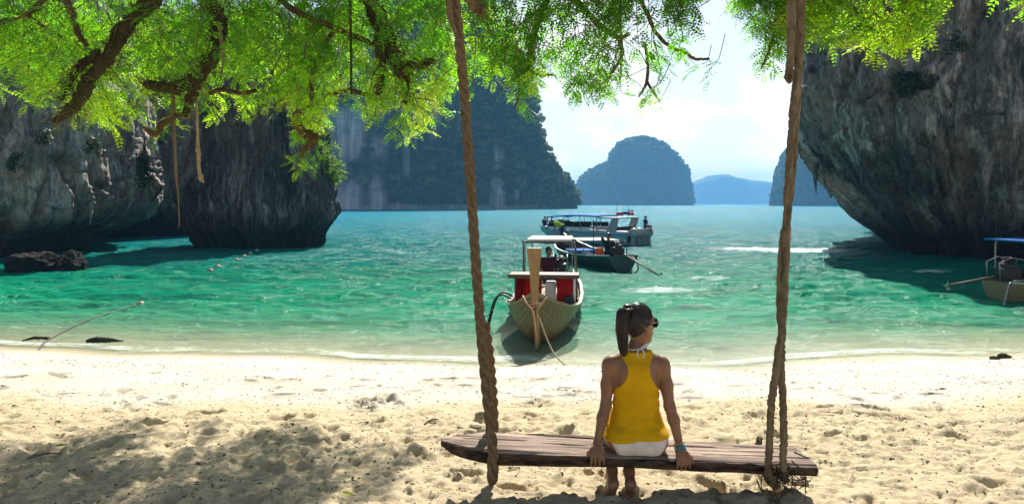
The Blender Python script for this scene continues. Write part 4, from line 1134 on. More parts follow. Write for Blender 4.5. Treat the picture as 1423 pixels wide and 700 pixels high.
# in the boat's own space +x is the bow, +y is the boat's left, which is the right side of the picture
cab0, cab1, ch = -3.9, -2.1, .99
for x in (cab1 - .55, cab1):
    for y in (-.62, .62): pipe('cabin_post', [(x, y, .1), (x, y, ch)], .022, M_WHITE if y > 0 else M_RUST, B1, 1)
bbox('cabin_roof', (cab1 - .62, -.76, ch), (cab1 + .12, .72, ch + .035), M_ROOF, B1)
bbox('roof_fascia', (cab1 + .121, -.77, ch - .035), (cab1 + .15, .73, ch + .05), M_RUST, B1, .005)
def curtain(x, y0, y1, z0, z1, mat, name='curtain', axis='y', ph=0.0):
    n = 22; V = []
    for i in range(n + 1):
        q = y0 + (y1 - y0)*i/n; w = .018*math.sin(i*1.9 + ph)
        for z in (z0, (z0*2 + z1)/3, z1):
            k = 1.0 if z < z1 else .4
            V.append((x + w*k, q, z) if axis == 'y' else (q, x + w*k, z))
    F = [(i*3+j, (i+1)*3+j, (i+1)*3+j+1, i*3+j+1) for i in range(n) for j in range(2)]
    o = make(name, V, F, mat, B1); s = o.modifiers.new('thick', 'SOLIDIFY'); s.thickness = .006; return o
curtain(cab1 - .02, .26, .60, .24, ch - .02, M_RED); curtain(cab1 - .3, -.30, -.08, .30, ch - .02, M_RED, ph=1.)
curtain(cab1 - .4, -.60, -.42, .28, ch - .02, M_RED, ph=2.); curtain(-.60, cab1 - .6, cab1 - .25, .34, ch - .02, M_RED, axis='x'); curtain(.60, cab1 - .6, cab1 - .05, .30, ch - .02, M_RED, axis='x', ph=.6)
curtain(cab0 + 1.0, -.6, -.25, .25, ch - .02, M_RED, ph=.3)
bbox('side_board', (cab1 - .55, -.635, .34), (cab1 + .04, -.625, .94), M_WHITE, B1, .003)
bbox('ice_box', (cab1 - .62, .0, .28), (cab1 - .22, .22, .84), M_WHITE, B1, .03)
bbox('seat_cushion', (cab1 - .05, -.30, .30), (cab1 + .30, .40, .43), M_BLACK, B1, .04)
bbox('seat_board', (cab1 - .08, -.50, .435), (cab1 + .34, .42, .46), M_WHITE, B1, .006)
bbox('backpack', (cab1 + .0, .42, .18), (cab1 + .26, .62, .62), M_BLACK, B1, .07)
# awning over the stern
ah = 1.56
bbox('awning', (-7.0, -.62, ah), (-5.1, .52, ah + .07), M_CANVAS, B1, .02)
for x, y in ((-5.15, -.66), (-5.15, .60), (-6.95, -.60), (-6.95, .50)):
    pipe('awning_post', [(x, y, .3), (x, y, ah - .12), (x - .02, y*.93, ah - .03)], .017, M_STEEL, B1, 4)
pipe('front_hoop', [(-5.08, -.68, .35), (-5.08, -.70, ah - .08), (-5.08, -.62, ah - .01), (-5.08, .5, ah - .01)], .02, M_RUST, B1, 3)
pipe('tall_pole', [(-3.2, .66, .3), (-3.2, .66, 1.0), (-3.22, .64, 1.52)], .02, M_RUST, B1, 3)
engine(B1, (-6.9, .18, .62), (-10.2, .5, -.05), .95)
# boarding ladder over the side
for dx in (0, .34):
    pipe('ladder_rail', [(-1.25 - dx, -.62, .62), (-1.25 - dx, -.80, .70), (-1.25 - dx, -.96, .58), (-1.25 - dx, -1.10, .10), (-1.25 - dx, -1.16, -.12)], .019, M_BLACK, B1, 5)
for z, y in ((.36, -1.02), (.10, -1.10)): pipe('ladder_rung', [(-1.25, y, z), (-1.59, y, z)], .014, M_BLACK, B1, 1)
# ribbons and rope at the bow post
st = lambda z: np.interp(z, [-.05, .16, .42, .80, 1.02, 1.35], [.02, .30, .56, .80, .90, .98])
for k, z in enumerate((.78, .82, .86)):
    V, F = tube([(st(z) + .10*math.cos(a), .095*math.sin(a), z + .02*math.sin(2*a + k)) for a in np.linspace(0, 2*math.pi, 15)], .014, 6)
    make('rope_wrap', V, F, M_PINK if k == 1 else M_ROPE, B1)
pipe('bow_ribbon', [(.70, -.22, .93), (.90, -.13, .82), (.97, -.02, .70), (.88, .02, .3), (.62, .0, .0)], .015, M_PINK, B1)
pipe('bow_ribbon', [(.80, .20, .93), (.93, .10, .80), (.96, .04, .70), (.84, .05, .35), (.6, .04, .02)], .013, M_ROPE, B1)
e1 = to_local(B1, onz(790, 512, -.78)); pipe('mooring_line', [(.95, .03, .72), (.95 + (e1[0]-.95)*.5, .03 + (e1[1]-.03)*.5, (.72 + e1[2])/2 - .18), e1], .013, M_ROPE, B1, 8)
figure('person in maroon shirt sitting at the stern beneath the white awning', to_world(B1, (-5.7, -.10, .50)), ang1 + math.pi/2 + math.pi + .5, cloth('maroon_shirt', (0.07, 0.012, 0.03)), M_NAVY, 'sit')

# ---------------------------------------------------------------- dark green longtail further out
s2, w2 = onz(866, 377), onz(786, 357.5)
d2 = w2 - s2; ang2 = math.atan2(d2[1], d2[0]); L2 = np.linalg.norm(d2)/.91
B2, (bt2, sh2, ke2, xx2, pt2) = longtail('longtail_boat', L2, .95, (w2[0], w2[1], WL), ang2, M_GREEN, M_GRIM, 0, 1.15,
        'dark green longtail boat with engine and long propeller shaft behind the curtained boat')
engine(B2, (-L2*.91 + .45, 0, .62), to_local(B2, onz(917, 383.5)) , .95, M_BLACK)
bbox('white_tarpaulin', (-L2*.62, -.78, 1.02), (-L2*.36, .80, 1.06), M_CANVAS, B2, .01)
for x in (-L2*.61, -L2*.37):
    for y in (-.74, .74): pipe('tarpaulin_post', [(x, y, .4), (x, y, 1.02)], .018, M_STEEL, B2, 1)
pipe('flag_pole', [(-L2*.60, .3, .3), (-L2*.60, .3, 1.85)], .02, M_BLACK, B2, 1)
bbox('blue_cover', (-L2*.34, -.55, .30), (-L2*.20, .55, .52), M_BLUEC, B2, .08)
for k, (x, y) in enumerate(((-.45, .2), (-.52, -.3), (-.58, .35))): bbox('white_sack', (L2*x - .16, y - .16, .22), (L2*x + .16, y + .16, .52), M_WHITE, B2, .08)
bbox('orange_life_vest', (-L2*.70 - .13, .16, .50), (-L2*.70 + .10, .50, .80), M_ORANGE, B2, .09)
pipe('steering_loop', [(-L2*.90, -.25, .55), (-L2*.95, -.3, .5), (-L2*1.0, -.3, .2), (-L2*.97, -.28, -.02)], .022, M_BLACK, B2)
figure('person in dark clothes with one arm raised beside the green boat engine', to_world(B2, (-L2*.70, -.05, .12)), ang2 - math.pi/2 + 2.4, cloth('dark_shirt', (0.012, 0.03, 0.028)), cloth('dark_trousers', (.012, .016, .018)), 'kneel',
       [([-.30, .05, .25], [-.34, .2, .10]), ([.26, .0, .62], [.42, .02, .86])], scale=1.1)
figure('shirtless person sitting in the green longtail boat with arms lifted', to_world(B2, (-L2*.10, .15, .50)), ang2 - math.pi/2 + 3.0, None, M_NAVY, 'sit',
       [([-.26, .12, .34], [-.22, .34, .50]), ([.30, .10, .42], [.48, .18, .62])], shirtless=True, scale=.9, skin=M_SKIN)
figure('person in lime green shirt bending over the green boat bow', to_world(B2, (.30, .05, .72)), ang2 - math.pi/2 + 1.2, cloth('lime_shirt', (0.30, 0.55, 0.03)), cloth('blue_trousers', (0.02, 0.05, 0.12)), 'stand',
       [([-.24, .42, .05], [-.2, .50, -.22]), ([.24, .42, .05], [.2, .50, -.22])], scale=.82, lean=1.15, skin=M_SKIN)

# ---------------------------------------------------------------- speedboat
ss, sb = onz(884, 341), at(752, 300, 48.4)
d3 = np.array([sb[0] - ss[0], sb[1] - ss[1]]); ang3 = math.atan2(d3[1], d3[0]); L3 = float(np.linalg.norm(d3))
SB = empty('speedboat', (ss[0], ss[1], WL), ang3); tag(SB, 'pale blue speedboat with blue canopy and grey outboard engines', 'boat')
def sp_sec(t):
    b = np.interp(t, [0, .5, .75, .9, 1], [1.22, 1.25, 1.0, .55, .04]); k = np.interp(t, [0, .6, .85, 1], [-.30, -.30, .05, .72])
    c = np.interp(t, [0, .6, .85, 1], [.06, .10, .38, .86]); s = np.interp(t, [0, .5, 1], [.78, .88, 1.08])
    return b, k, c, s
V = []; TT = np.linspace(0, 1, 40)
for t in TT:
    b, k, c, s = sp_sec(t); x = t*L3
    V += [(x, -b*.96, s), (x, -b, s - .10), (x, -b*.98, c + .28), (x, -b*.90, c), (x, 0, k), (x, b*.90, c), (x, b*.98, c + .28), (x, b, s - .10), (x, b*.96, s)]
F = [(j*9+q, (j+1)*9+q, (j+1)*9+q+1, j*9+q+1) for j in range(39) for q in range(8)] + [tuple(range(8, -1, -1))]
make('hull', V, F, M_SPEED, SB, smooth=False)
V = [];
for t in TT:
    b, k, c, s = sp_sec(t); V += [(t*L3, -b*.96, s - .012), (t*L3, 0, s + .05*(t > .6)), (t*L3, b*.96, s - .012)]
make('deck', V, [(j*3+q, j*3+q+1, (j+1)*3+q+1, (j+1)*3+q) for j in range(39) for q in range(2)], M_WHITE, SB, smooth=False)
for side in (-1, 1):
    pts = [(t*L3, side*(sp_sec(t)[0]*1.0 + .012), sp_sec(t)[3] - .12) for t in np.linspace(0, .99, 24)]
    pipe('rub_rail', pts, .022, M_BLUEC, SB, 1, 6)
cx0, cx1 = L3*.36, L3*.80
V = []                                               # cabin sides with dark window band
for (x, z, w) in ((cx0, .85, 1.05), (cx0, 1.30, 1.02), (cx1 - .25, 1.28, .92), (cx1 + .35, .98, .80)):
    V += [(x, -w, z), (x, w, z)]
bbox('cabin_side', (cx0, 1.02, .84), (cx1, 1.06, 1.05), M_WHITE, SB, .01); bbox('cabin_side', (cx0, -1.06, .84), (cx1, -1.02, 1.05), M_WHITE, SB, .01)
for side in (-1, 1):
    n = 5
    for i in range(n):
        a, b_ = cx0 + (cx1 - cx0)*i/n + .03, cx0 + (cx1 - cx0)*(i + 1)/n - .03
        bbox('side_window', (a, side*1.03 - .012, 1.06), (b_, side*1.03 + .012, 1.36), M_GLASS, SB, .005)
make('windscreen', [(cx1, -1.0, 1.06), (cx1 + .4, -.7, 1.0), (cx1 + .4, .7, 1.0), (cx1, 1.0, 1.06), (cx1 - .15, -.95, 1.42), (cx1 + .1, -.62, 1.42), (cx1 + .1, .62, 1.42), (cx1 - .15, .95, 1.42)],
     [(0, 1, 5, 4), (1, 2, 6, 5), (2, 3, 7, 6)], M_GLASS, SB, smooth=False).modifiers.new('thick', 'SOLIDIFY').thickness = .02
V = []                                               # blue canopy, gently crowned
for x in np.linspace(L3*.26, L3*.83, 12):
    f = (x - L3*.26)/(L3*.57); zt = 1.72 + .10*math.sin(math.pi*f) - .06*f
    for y in np.linspace(-1.15, 1.15, 7): V.append((x, y, zt + .10*(1 - (y/1.15)**2)))
cp = make('canopy', V, [(j*7+q, (j+1)*7+q, (j+1)*7+q+1, j*7+q+1) for j in range(11) for q in range(6)], M_BLUEC, SB)
cp.modifiers.new('thick', 'SOLIDIFY').thickness = .05
for x in (L3*.28, L3*.45, L3*.62, L3*.80):
    for y in (-1.1, 1.1): pipe('canopy_post', [(x, y, .85), (x + .06, y, 1.72)], .024, M_STEEL, SB, 1)
for y in (-1.1, 1.1):                                # raked radar arch
    a = MB(); a.add([(L3*.10, y - .04, .8), (L3*.19, y - .04, .8), (L3*.13, y - .04, 1.66), (L3*.07, y - .04, 1.66), (L3*.10, y + .04, .8), (L3*.19, y + .04, .8), (L3*.13, y + .04, 1.66), (L3*.07, y + .04, 1.66)],
                    [(0, 1, 2, 3), (7, 6, 5, 4), (0, 4, 5, 1), (1, 5, 6, 2), (2, 6, 7, 3), (3, 7, 4, 0)])
    a.build('arch_leg', M_GREY, SB)
bbox('arch_top', (L3*.07, -1.14, 1.62), (L3*.27, 1.14, 1.70), M_GREY, SB, .03)
for k, y in enumerate((-.85, -.28, .28, .85)):       # outboards with cowling, leg and propeller
    ob = MB(); ob.ball((-.36, y, .78), (.30, .22, .30), 12, 8); c_ = ob.build('outboard', M_GREY, SB, True)
    lg = MB(); lg.box((-.46, y - .07, -.25), (-.22, y + .07, .62)); lg.box((-.56, y - .02, -.38), (-.2, y + .02, -.22)); make('outboard_leg', lg.V, lg.F, M_GREY, c_, smooth=False)
    br = MB(); br.box((-.2, y - .10, .25), (.02, y + .10, .62)); make('bracket', br.V, br.F, M_BLACK, c_, smooth=False)
for y in (-.7, -.1, .55):
    pipe('antenna', [(L3*.14, y, 1.68), (L3*.13, y, 2.55)], .012, M_BLACK, SB, 1)
for k, (y, z, m) in enumerate(((-.7, 1.80, M_RED), (-.1, 1.86, M_NAVY), (.55, 1.82, M_RED), (-.7, 1.98, M_WHITE))):
    V = [(L3*.14 - .02*i + (.03*math.sin(i*1.7) if j else 0)*0 + -.0, y + .045*math.sin(i*1.2 + k), z + .16*j) for i in range(9) for j in (0, 1)]
    V = [(v[0] - .035*(i//2), v[1], v[2]) for i, v in enumerate(V)]
    make('flag', V, [(2*i, 2*i+2, 2*i+3, 2*i+1) for i in range(8)], m, SB).modifiers.new('thick', 'SOLIDIFY').thickness = .006
rail = [(L3*.70, -.98, 1.32), (L3*.86, -.66, 1.42), (L3*.97, -.12, 1.45), (L3*.97, .12, 1.45), (L3*.86, .66, 1.42), (L3*.70, .98, 1.32)]
pipe('bow_rail', rail, .016, M_STEEL, SB, 4)
for q in rail: pipe('rail_post', [(q[0], q[1]*.98, .95), q], .014, M_STEEL, SB, 1)
pipe('rear_seat', [(L3*.12, -.9, 1.0), (L3*.12, .9, 1.0)], .12, M_NAVY, SB, 1)
GR = 'passengers on the speedboat'
LB = 'passenger in dark clothes sitting on the open bow deck of the speedboat'
for i, (f, y) in enumerate(((.955, .02), (.895, -.15))):
    figure('passenger sitting upright at the very tip of the speedboat bow' if i == 0 else 'passenger in grey-blue sitting second from the speedboat bow tip', to_world(SB, (f*L3, y, 1.0)), ang3 - math.pi/2 + 2.6*(1 - 2*i), (M_NAVY, cloth('grey_blue_shirt', (.10, .16, .22)))[i], M_NAVY, 'sit', group=GR, scale=.8)
for i, (f, y) in enumerate(((.855, .35), (.825, -.4), (.80, .25))):
    figure(('passenger farthest forward of three low before the speedboat windscreen', 'middle one of three passengers sitting low before the speedboat windscreen', 'passenger right against the speedboat windscreen, last of three sitting low')[i], to_world(SB, (f*L3, y, .80)), ang3 - math.pi/2, (M_NAVY, M_BLACK, M_NAVY)[i], M_NAVY, 'sit', group=GR, scale=.72)
figure('crew member in dark clothes perched above the speedboat outboards', to_world(SB, (-.30, -.55, 1.06)), ang3 + math.pi/2, M_NAVY, M_NAVY, 'sit', scale=.82)

# ---------------------------------------------------------------- boat at the foot of the headland, mostly out of the picture
c4 = onz(1384, 417); L4 = 8.5
B4, (bt4, sh4, ke4, xx4, pt4) = longtail('longtail_boat', L4, .85, (c4[0] + L4*.91*math.cos(.10), c4[1] + L4*.91*math.sin(.10), WL), .10, M_RIM, M_GRIM, 0, 1.0,
        'longtail boat with a blue awning floating below the dark headland')
engine(B4, (-L4*.91 + .30, 0, .55), to_local(B4, at(1316, 397, 18.6)), 1.1)
bbox('awning', (-L4*.91 + .42, -.95, 1.52), (-L4*.3, .95, 1.58), M_BLUEC, B4, .02)
for x in (-L4*.91 + .65, -L4*.5):
    for y in (-.80, .80): pipe('awning_post', [(x, y, .2), (x, y, 1.40), (x + .06, y*.95, 1.52)], .024, M_STEEL, B4, 4)
pipe('stern_frame', [(-L4*.91 + .35, -.5, .45), (-L4*.91 - .02, -.5, .50), (-L4*.91 - .16, -.5, .1), (-L4*.91 - .22, -.5, -.1)], .026, M_STEEL, B4)
pipe('stern_rail', [(-L4*.91 + .02, -.55, .55), (-L4*.91 + .9, -.55, .62)], .02, M_STEEL, B4, 1)
# ================================================================== SWING
SWX = 0.69
swing = empty('rope_swing', (SWX, 4.30, 0.0))
tag(swing, 'rough plank swing hanging on a twisted rope and a knotty vine rope', 'swing')
S0 = np.array([SWX, 4.30, 0.0])
def spart(name, V, F, mat, parent=swing, **kw): return make(name, np.asarray(V, float) - S0, F, mat, parent, **kw)
ptop = lambda x: 0.318 - 0.047*(x + .3)
def build_plank():
    xs = np.concatenate([np.linspace(-.42, -.1, 50)[:-1], np.linspace(-.1, 1.75, 320)])
    yf = np.interp(xs, [-.42, -.36, -.25, -.1, 1.8], [4.26, 4.20, 4.155, 4.125, 4.125]); yb = .03*fbm(xs*5, 0, 0, 3, 44)*(xs < .2) + .012*fbm(xs*7, 0, 3, 3, 45) + np.interp(xs, [-.42, -.34, -.22, -.16, -.05, .15, .3, 1.4, 1.76, 1.8], [4.31, 4.36, 4.40, 4.46, 4.47, 4.46, 4.49, 4.49, 4.485, 4.45])
    th = np.interp(xs, [-.42, -.3, -.1, .6, 1.8], [.035, .07, .092, .068, .070])
    nt, nf, nb_, nk = 70, 14, 10, 10
    V, S = [], []
    q = np.concatenate([np.linspace(0, 1, nt)])
    for i, x in enumerate(xs):
        zt = ptop(x); t = th[i]; row = []
        ny = yf[i] + (yb[i] - yf[i])*q
        ed = np.clip(np.minimum(q, 1-q)*nt/3, 0, 1)
        gr = fbm(np.full(nt, x*2.2), ny*55, 0.0, 4, 5)*.006 + fbm(np.full(nt, x*.9), ny*9, 0.4, 3, 7)*.007
        cr = np.zeros(nt)
        for c0, a, b, w, d in ((4.36, .55, 1.25, .006, .03), (4.44, -.1, .55, .008, .035), (4.28, .15, .45, .005, .022), (4.47, .9, 1.8, .006, .03), (4.23, 1.1, 1.8, .005, .03), (4.40, 1.35, 1.8, .006, .035), (4.31, -.3, .1, .008, .03), (4.50, .3, .9, .006, .03), (4.19, .5, .9, .004, .018)):
            if a < x < b: cr += -d*math.sin(math.pi*(x-a)/(b-a))**.5*np.exp(-((ny - c0 - .012*math.sin(x*5 + c0*9))/w)**2)
        z = zt + gr + cr - .012*(1-ed)
        row += [(x, a, b) for a, b in zip(ny, z)]; S += [0.0]*nt
        for k in range(nk): row.append((x, yb[i] + .004, zt - .012 - (t - .02)*(k + .5)/nk)); S.append(1.0)
        for k in range(nb_): row.append((x, yb[i] - (yb[i]-yf[i])*(k + .5)/nb_, zt - t + .01*float(fbm(x*3, k*.6, 0, 2, 3)))); S.append(1.0)
        for k in range(nf):
            f = (k + .5)/nf
            row.append((x, yf[i] - .012*math.sin(math.pi*f) + .016*float(fbm(x*4.0, f*3.0, 1.5, 4, 9)), zt - t + .004 + (t - .012)*f + .006*float(fbm(x*5, f*2, 3, 3, 19)))); S.append(1.0 if f < .93 else .6)
        V.append(row)
    n = nt + nf + nb_ + nk; V = np.array(V)
    I = np.arange(len(xs)*n).reshape(len(xs), n); J = np.roll(I, -1, 1)
    F = [tuple(r) for r in np.stack([I[:-1], I[1:], J[1:], J[:-1]], -1).reshape(-1, 4)]
    F += [tuple(I[0]), tuple(I[-1][::-1])]
    t = NT('weathered_plank'); p = t.obj(); bk = t.attr('bark')
    g = t.noise(t.map(p, (1.3, 34, 34)), 1.4, 7, .7, .5); g2 = t.noise(t.map(p, (.7, 9, 9)), 1.6, 5, .65, .6)
    c = t.mix(t.ramp(g, [(.28, 0.), (.7, 1.)]), (.10, .065, .048), (.56, .42, .33))
    c = t.mix(t.ramp(g2, [(.36, .9), (.56, 0.)]), c, (.075, .045, .03))
    b = t.mix(t.ramp(t.noise(t.map(p, (5, 18, 18)), 1.5, 6, .7), [(.4, 0.), (.72, 1.)]), (.012, .009, .007), (.15, .095, .055))
    c = t.mix(bk, c, b)
    m = t.done(t.bsdf(c, .85, 0, t.bump(g, .7, .012), .25))
    spart('seat', V.reshape(-1, 3), F, m, smooth=True, attrs={'bark': np.array(S)})
build_plank()
M_COIR = plain('coir_rope', (0.27, 0.185, 0.105), .95, vary=.55, scale=45, bump=1.0, spec=.15)
M_VINE = bark('vine_rope', (0.07, 0.05, 0.03), (0.33, 0.25, 0.155), 1.0, scale=22)
# left: three-strand twisted rope, under the plank and up again behind
P = [(-.35, 4.27, 4.2), (-.345, 4.27, 3.4)] + [tuple(at(x, y, yy)) for x, y, yy in ((633, 0, 4.26), (637, 40, 4.25), (645, 130, 4.24), (653, 240, 4.22), (661, 360, 4.19), (670, 480, 4.14), (680, 580, 4.09), (685, 626, 4.072))]
P += [(-.112, 4.068, .235), (-.112, 4.085, .165), (-.112, 4.15, .135), (-.11, 4.32, .14), (-.11, 4.50, .16), (-.112, 4.555, .25), (-.118, 4.50, .50), (-.135, 4.34, .80), (-.16, 4.22, 1.02)]
C = catmull(P, 40)
s = np.concatenate([[0], np.cumsum(np.linalg.norm(np.diff(C, axis=0), axis=1))]); ss_ = np.linspace(0, s[-1], int(s[-1]/.016))
C = np.stack([np.interp(ss_, s, C[:, k]) for k in range(3)], 1)
def helix(C, ss, rad, pitch, ph):
    T = np.gradient(C, axis=0); T /= np.linalg.norm(T, axis=1, keepdims=True)
    N = np.cross(T[0], (0, 1, 0)); N /= np.linalg.norm(N); out = []
    for i in range(len(C)):
        N = N - T[i]*(N @ T[i]); N /= np.linalg.norm(N); B = np.cross(T[i], N); a = ph - 2*math.pi*ss[i]/pitch
        out.append(C[i] + rad*(math.cos(a)*N + math.sin(a)*B))
    return np.array(out)
rope_o = spart('rope', *tube(C, .012, 6), M_COIR)
for k in range(3):
    H = helix(C, ss_, .0160, .25, k*2*math.pi/3)
    V, F = tube(H, .0158, 9, True, .12, k)
    make('strand', np.asarray(V) - S0, F, M_COIR, rope_o)
# loose doubled end near the top
V, F = tube(catmull([(-.38, 4.22, 3.4), tuple(at(624, 0, 4.2)), tuple(at(627, 28, 4.2)), tuple(at(636, 52, 4.21))], 8), [.02, .02, .018, .010], 8, True, .3, 5)
spart('rope_end', V, F, M_COIR)
# right: knotty vines
def vine(pts, rad, seed, name='vine_rope'):
    c = catmull(pts, 14); c = c + np.random.default_rng(seed).normal(size=c.shape)*.0022
    V, F = tube(c, rad, 12, True, .22, seed); return spart(name, V, F, M_VINE)
va = vine([(1.72, 4.27, 4.2)] + [tuple(at(*q)) for q in ((1113, 0, 4.25), (1111, 60, 4.25), (1107, 115, 4.24), (1101, 170, 4.23), (1097, 240, 4.22), (1093, 320, 4.20), (1090, 400, 4.18), (1086, 470, 4.16), (1085, 510, 4.14), (1088, 560, 4.11), (1089, 610, 4.085), (1088, 650, 4.07), (1090, 668, 4.08))],
          [.027, .026, .026, .025, .023, .024, .023, .022, .023, .021, .021, .020, .024], 3)
vb = vine([(1.66, 4.25, 4.2)] + [tuple(at(*q)) for q in ((1100, 0, 4.21), (1099, 50, 4.21), (1097, 90, 4.21), (1096, 112, 4.21))], [.024, .024, .023, .022, .027], 5)
vc = vine([tuple(at(*q)) for q in ((1090, 440, 4.15), (1083, 480, 4.125), (1078, 520, 4.12), (1072, 560, 4.12), (1070, 600, 4.11), (1068, 640, 4.10), (1068, 658, 4.08))] + [(1.50, 4.10, .115), (1.52, 4.3, .09), (1.55, 4.54, .13), (1.57, 4.56, .24)], [.012, .021, .022, .020, .021, .020, .021, .02, .02], 7)
vd = vine([tuple(at(*q)) for q in ((1112, 120, 4.25), (1106, 180, 4.26), (1100, 260, 4.24), (1087, 340, 4.21), (1083, 420, 4.19), (1086, 480, 4.17))], [.012, .018, .019, .018, .018, .012], 9)
# tangle of wiry roots below the knot
rr = np.random.default_rng(4)
tg = MB(); ctr = at(1088, 652, 4.08)
for k in range(46):
    a = ctr + rr.normal(size=3)*np.array([.03, .015, .02]); pts = [a]
    for j in range(rr.integers(3, 6)):
        pts.append(pts[-1] + np.array([rr.normal()*.032 + .004, rr.normal()*.018 - .003, -abs(rr.normal())*.03 + .006]))
    V, F = tube(catmull(np.array(pts), 4), [.0042, .003, .0015], 5); tg.add(np.asarray(V) - S0, F)
for pts in ([(1100, 640, 4.07), (1118, 658, 4.06), (1119, 680, 4.06), (1118, 697, 4.06)], [(1104, 628, 4.09), (1118, 634, 4.1), (1128, 636, 4.1)], [(1112, 662, 4.06), (1124, 668, 4.06), (1128, 664, 4.06)], [(1082, 655, 4.07), (1076, 680, 4.06), (1083, 692, 4.06), (1092, 676, 4.06)]):
    V, F = tube(catmull([at(*q) for q in pts], 5), [.005, .0035, .002], 5); tg.add(np.asarray(V) - S0, F)
tr_ = tg.build('root_tangle', bark('root_fibre', (.018, .012, .008), (.09, .06, .035), .4), swing, True)

# ================================================================== WOMAN on the swing
def build_woman():
    W0 = np.array([.735, 4.26, .25]); cx = .735
    o = empty('person', tuple(W0)); tag(o, 'person with dark ponytail in yellow tank top and white shorts sitting on the swing', 'person')
    def wp(name, V, F, mat, parent=o, **kw): return make(name, np.asarray(V, float) - W0, F, mat, parent, **kw)
    lo, hi, h = (.36, 3.99, -.02), (1.12, 4.92, 1.16), .0058
    YB = 4.265
    phi = math.radians(60); fx = np.array([math.sin(phi), math.cos(phi), 0]); rx = np.array([math.cos(phi), -math.sin(phi), 0]); uz = np.array([0, 0, 1.0])
    RH = np.stack([fx, rx, uz], 1); hc = np.array([.757, 4.285, .997])
    hp = lambda a, b, c: hc + fx*a + rx*b + uz*c
    def torso(f, g=0.0, hips=True):
        f.ell((cx, YB + .01, .42), (.148 + g, .112 + g, .11 + g), .05); f.ell((cx, YB, .53), (.124 + g, .092 + g, .12 + g), .06)
        f.ell((cx, YB, .66), (.128 + g, .098 + g, .15 + g), .06); f.ell((cx, YB - .01, .74), (.120 + g, .084 + g, .085 + g), .05)
        f.cap((cx - .12, YB, .775), (cx + .12, YB, .775), .043 + g, .043 + g, .04)
        f.cap((cx - .10, YB - .01, .79), (cx, YB + .005, .84), .036 + g, .044 + g, .04); f.cap((cx + .10, YB - .01, .79), (cx, YB + .005, .84), .036 + g, .044 + g, .04)
        for s in (-1, 1): f.cap((cx + s*.050, YB - .070, .755), (cx + s*.082, YB - .072, .665), .022 + g, .018 + g, .03)   # shoulder blades
        if hips:
            f.ell((cx, YB + .015, .36), (.172 + g, .125 + g, .105 + g), .05)
            for s in (-1, 1): f.ell((cx + s*.083, YB - .045, .335), (.098 + g, .098 + g, .086 + g), .035)
    def breasts(f, g=0.0):
        for s in (-1, 1): f.ell((cx + s*.068, YB + .085, .665), (.06 + g, .055 + g, .06 + g), .03)
    f = Field(lo, hi, h); torso(f); breasts(f)
    f.cap((cx + .002, YB + .005, .80), (cx + .014, YB + .02, .93), .046, .044, .035)
    # head, face turned to the right
    f.ell(hp(-.005, 0, .022), (.092, .073, .104), .02, RH); f.ell(hp(.036, 0, -.045), (.056, .052, .064), .03, RH)
    f.ell(hp(.066, 0, -.094), (.022, .024, .020), .02, RH); f.cap(hp(.086, 0, .018), hp(.106, 0, -.022), .008, .012, .012)
    f.ell(hp(.088, 0, -.055), (.014, .024, .009), .008, RH); f.ell(hp(.086, 0, -.068), (.014, .020, .008), .008, RH)
    f.cap(hp(.070, -.035, .035), hp(.070, .035, .035), .018, .018, .02)
    for s in (-1, 1): f.ell(hp(-.002, s*.074, -.010), (.018, .009, .031), .006, RH)
    # legs: thighs forward over the far edge, shins back down, toes in the sand
    for s, kx, axx in ((-1, .645, .590), (1, .79, .690)):
        hip_, kn = np.array([cx + s*.092, YB + .03, .335]), np.array([kx + .0, 4.715, .395])
        an, heel, ball, toe = np.array([axx, 4.245, .145]), np.array([axx - .002, 4.175, .095]), np.array([axx + .012*s, 4.235, .035]), np.array([axx + .018*s, 4.275, .020])
        f.cap(hip_, kn, .088, .056, .04); calf = kn*.68 + an*.32 + np.array([0, -.03, -.01])
        f.cap(kn, calf, .054, .050, .03); f.cap(calf, an, .049, .030, .03)
        f.cap(an, heel, .029, .029, .02); f.cap(heel, ball, .030, .034, .02); f.cap(an, ball, .026, .03, .02)
        for k in range(5):
            b0 = ball + np.array([(k - 2)*.0155, .012, -.004]); f.cap(b0, b0 + np.array([(k-2)*.004, .045 - .004*abs(k-1), -.012]), .0105, .009, .006)
    # arms straight down, hands hooked over the near edge
    for s, sh_, el, wr in ((-1, (cx - .152, YB, .767), (.553, 4.235, .535), (.493, 4.165, .335)), (1, (cx + .152, YB, .767), (.926, 4.232, .530), (.972, 4.160, .310))):
        sh_, el, wr = map(np.array, (sh_, el, wr)); zt = ptop(wr[0])
        f.ell(sh_ + np.array([s*.004, 0, -.012]), (.044, .047, .060), .03)
        mid = (sh_ + el)/2 + np.array([s*.006, 0, 0]); f.cap(sh_, mid, .040, .037, .03); f.cap(mid, el, .037, .031, .02)
        f.ell(el + np.array([s*.012, -.022, -.004]), (.016, .016, .018), .012); fm = el*.68 + wr*.32 + np.array([s*.004, -.004, 0]); f.cap(el, fm, .031, .033, .02); f.cap(fm, wr, .032, .021, .02)
        kn_ = np.array([wr[0] + s*.006, 4.112, zt + .010]); f.cap(wr, (wr + kn_)/2, .023, .024, .015)
        for k in range(4):
            u = (k - 1.5)*.0205
            a = wr*.45 + kn_*.55 + np.array([u*.8, 0, .004]); b = kn_ + np.array([u, 0, .002*(1 - abs(k-1.5))])
            f.cap(a, b, .0135, .0120, .012)
            ln = (.88, 1.0, .95, .76)[k if s < 0 else k]
            m_ = b + np.array([u*.10, -.014, -.036*ln]); tp = m_ + np.array([u*.06, .010, -.034*ln]); f.cap(b, m_, .0105, .0092, .005); f.cap(m_, tp, .0092, .0075, .004)
        ta = wr*.55 + kn_*.45 + np.array([s*.022, .004, -.002]); tb = ta + np.array([s*.030, -.016, -.022]); tc = tb + np.array([s*.006, -.004, -.030])
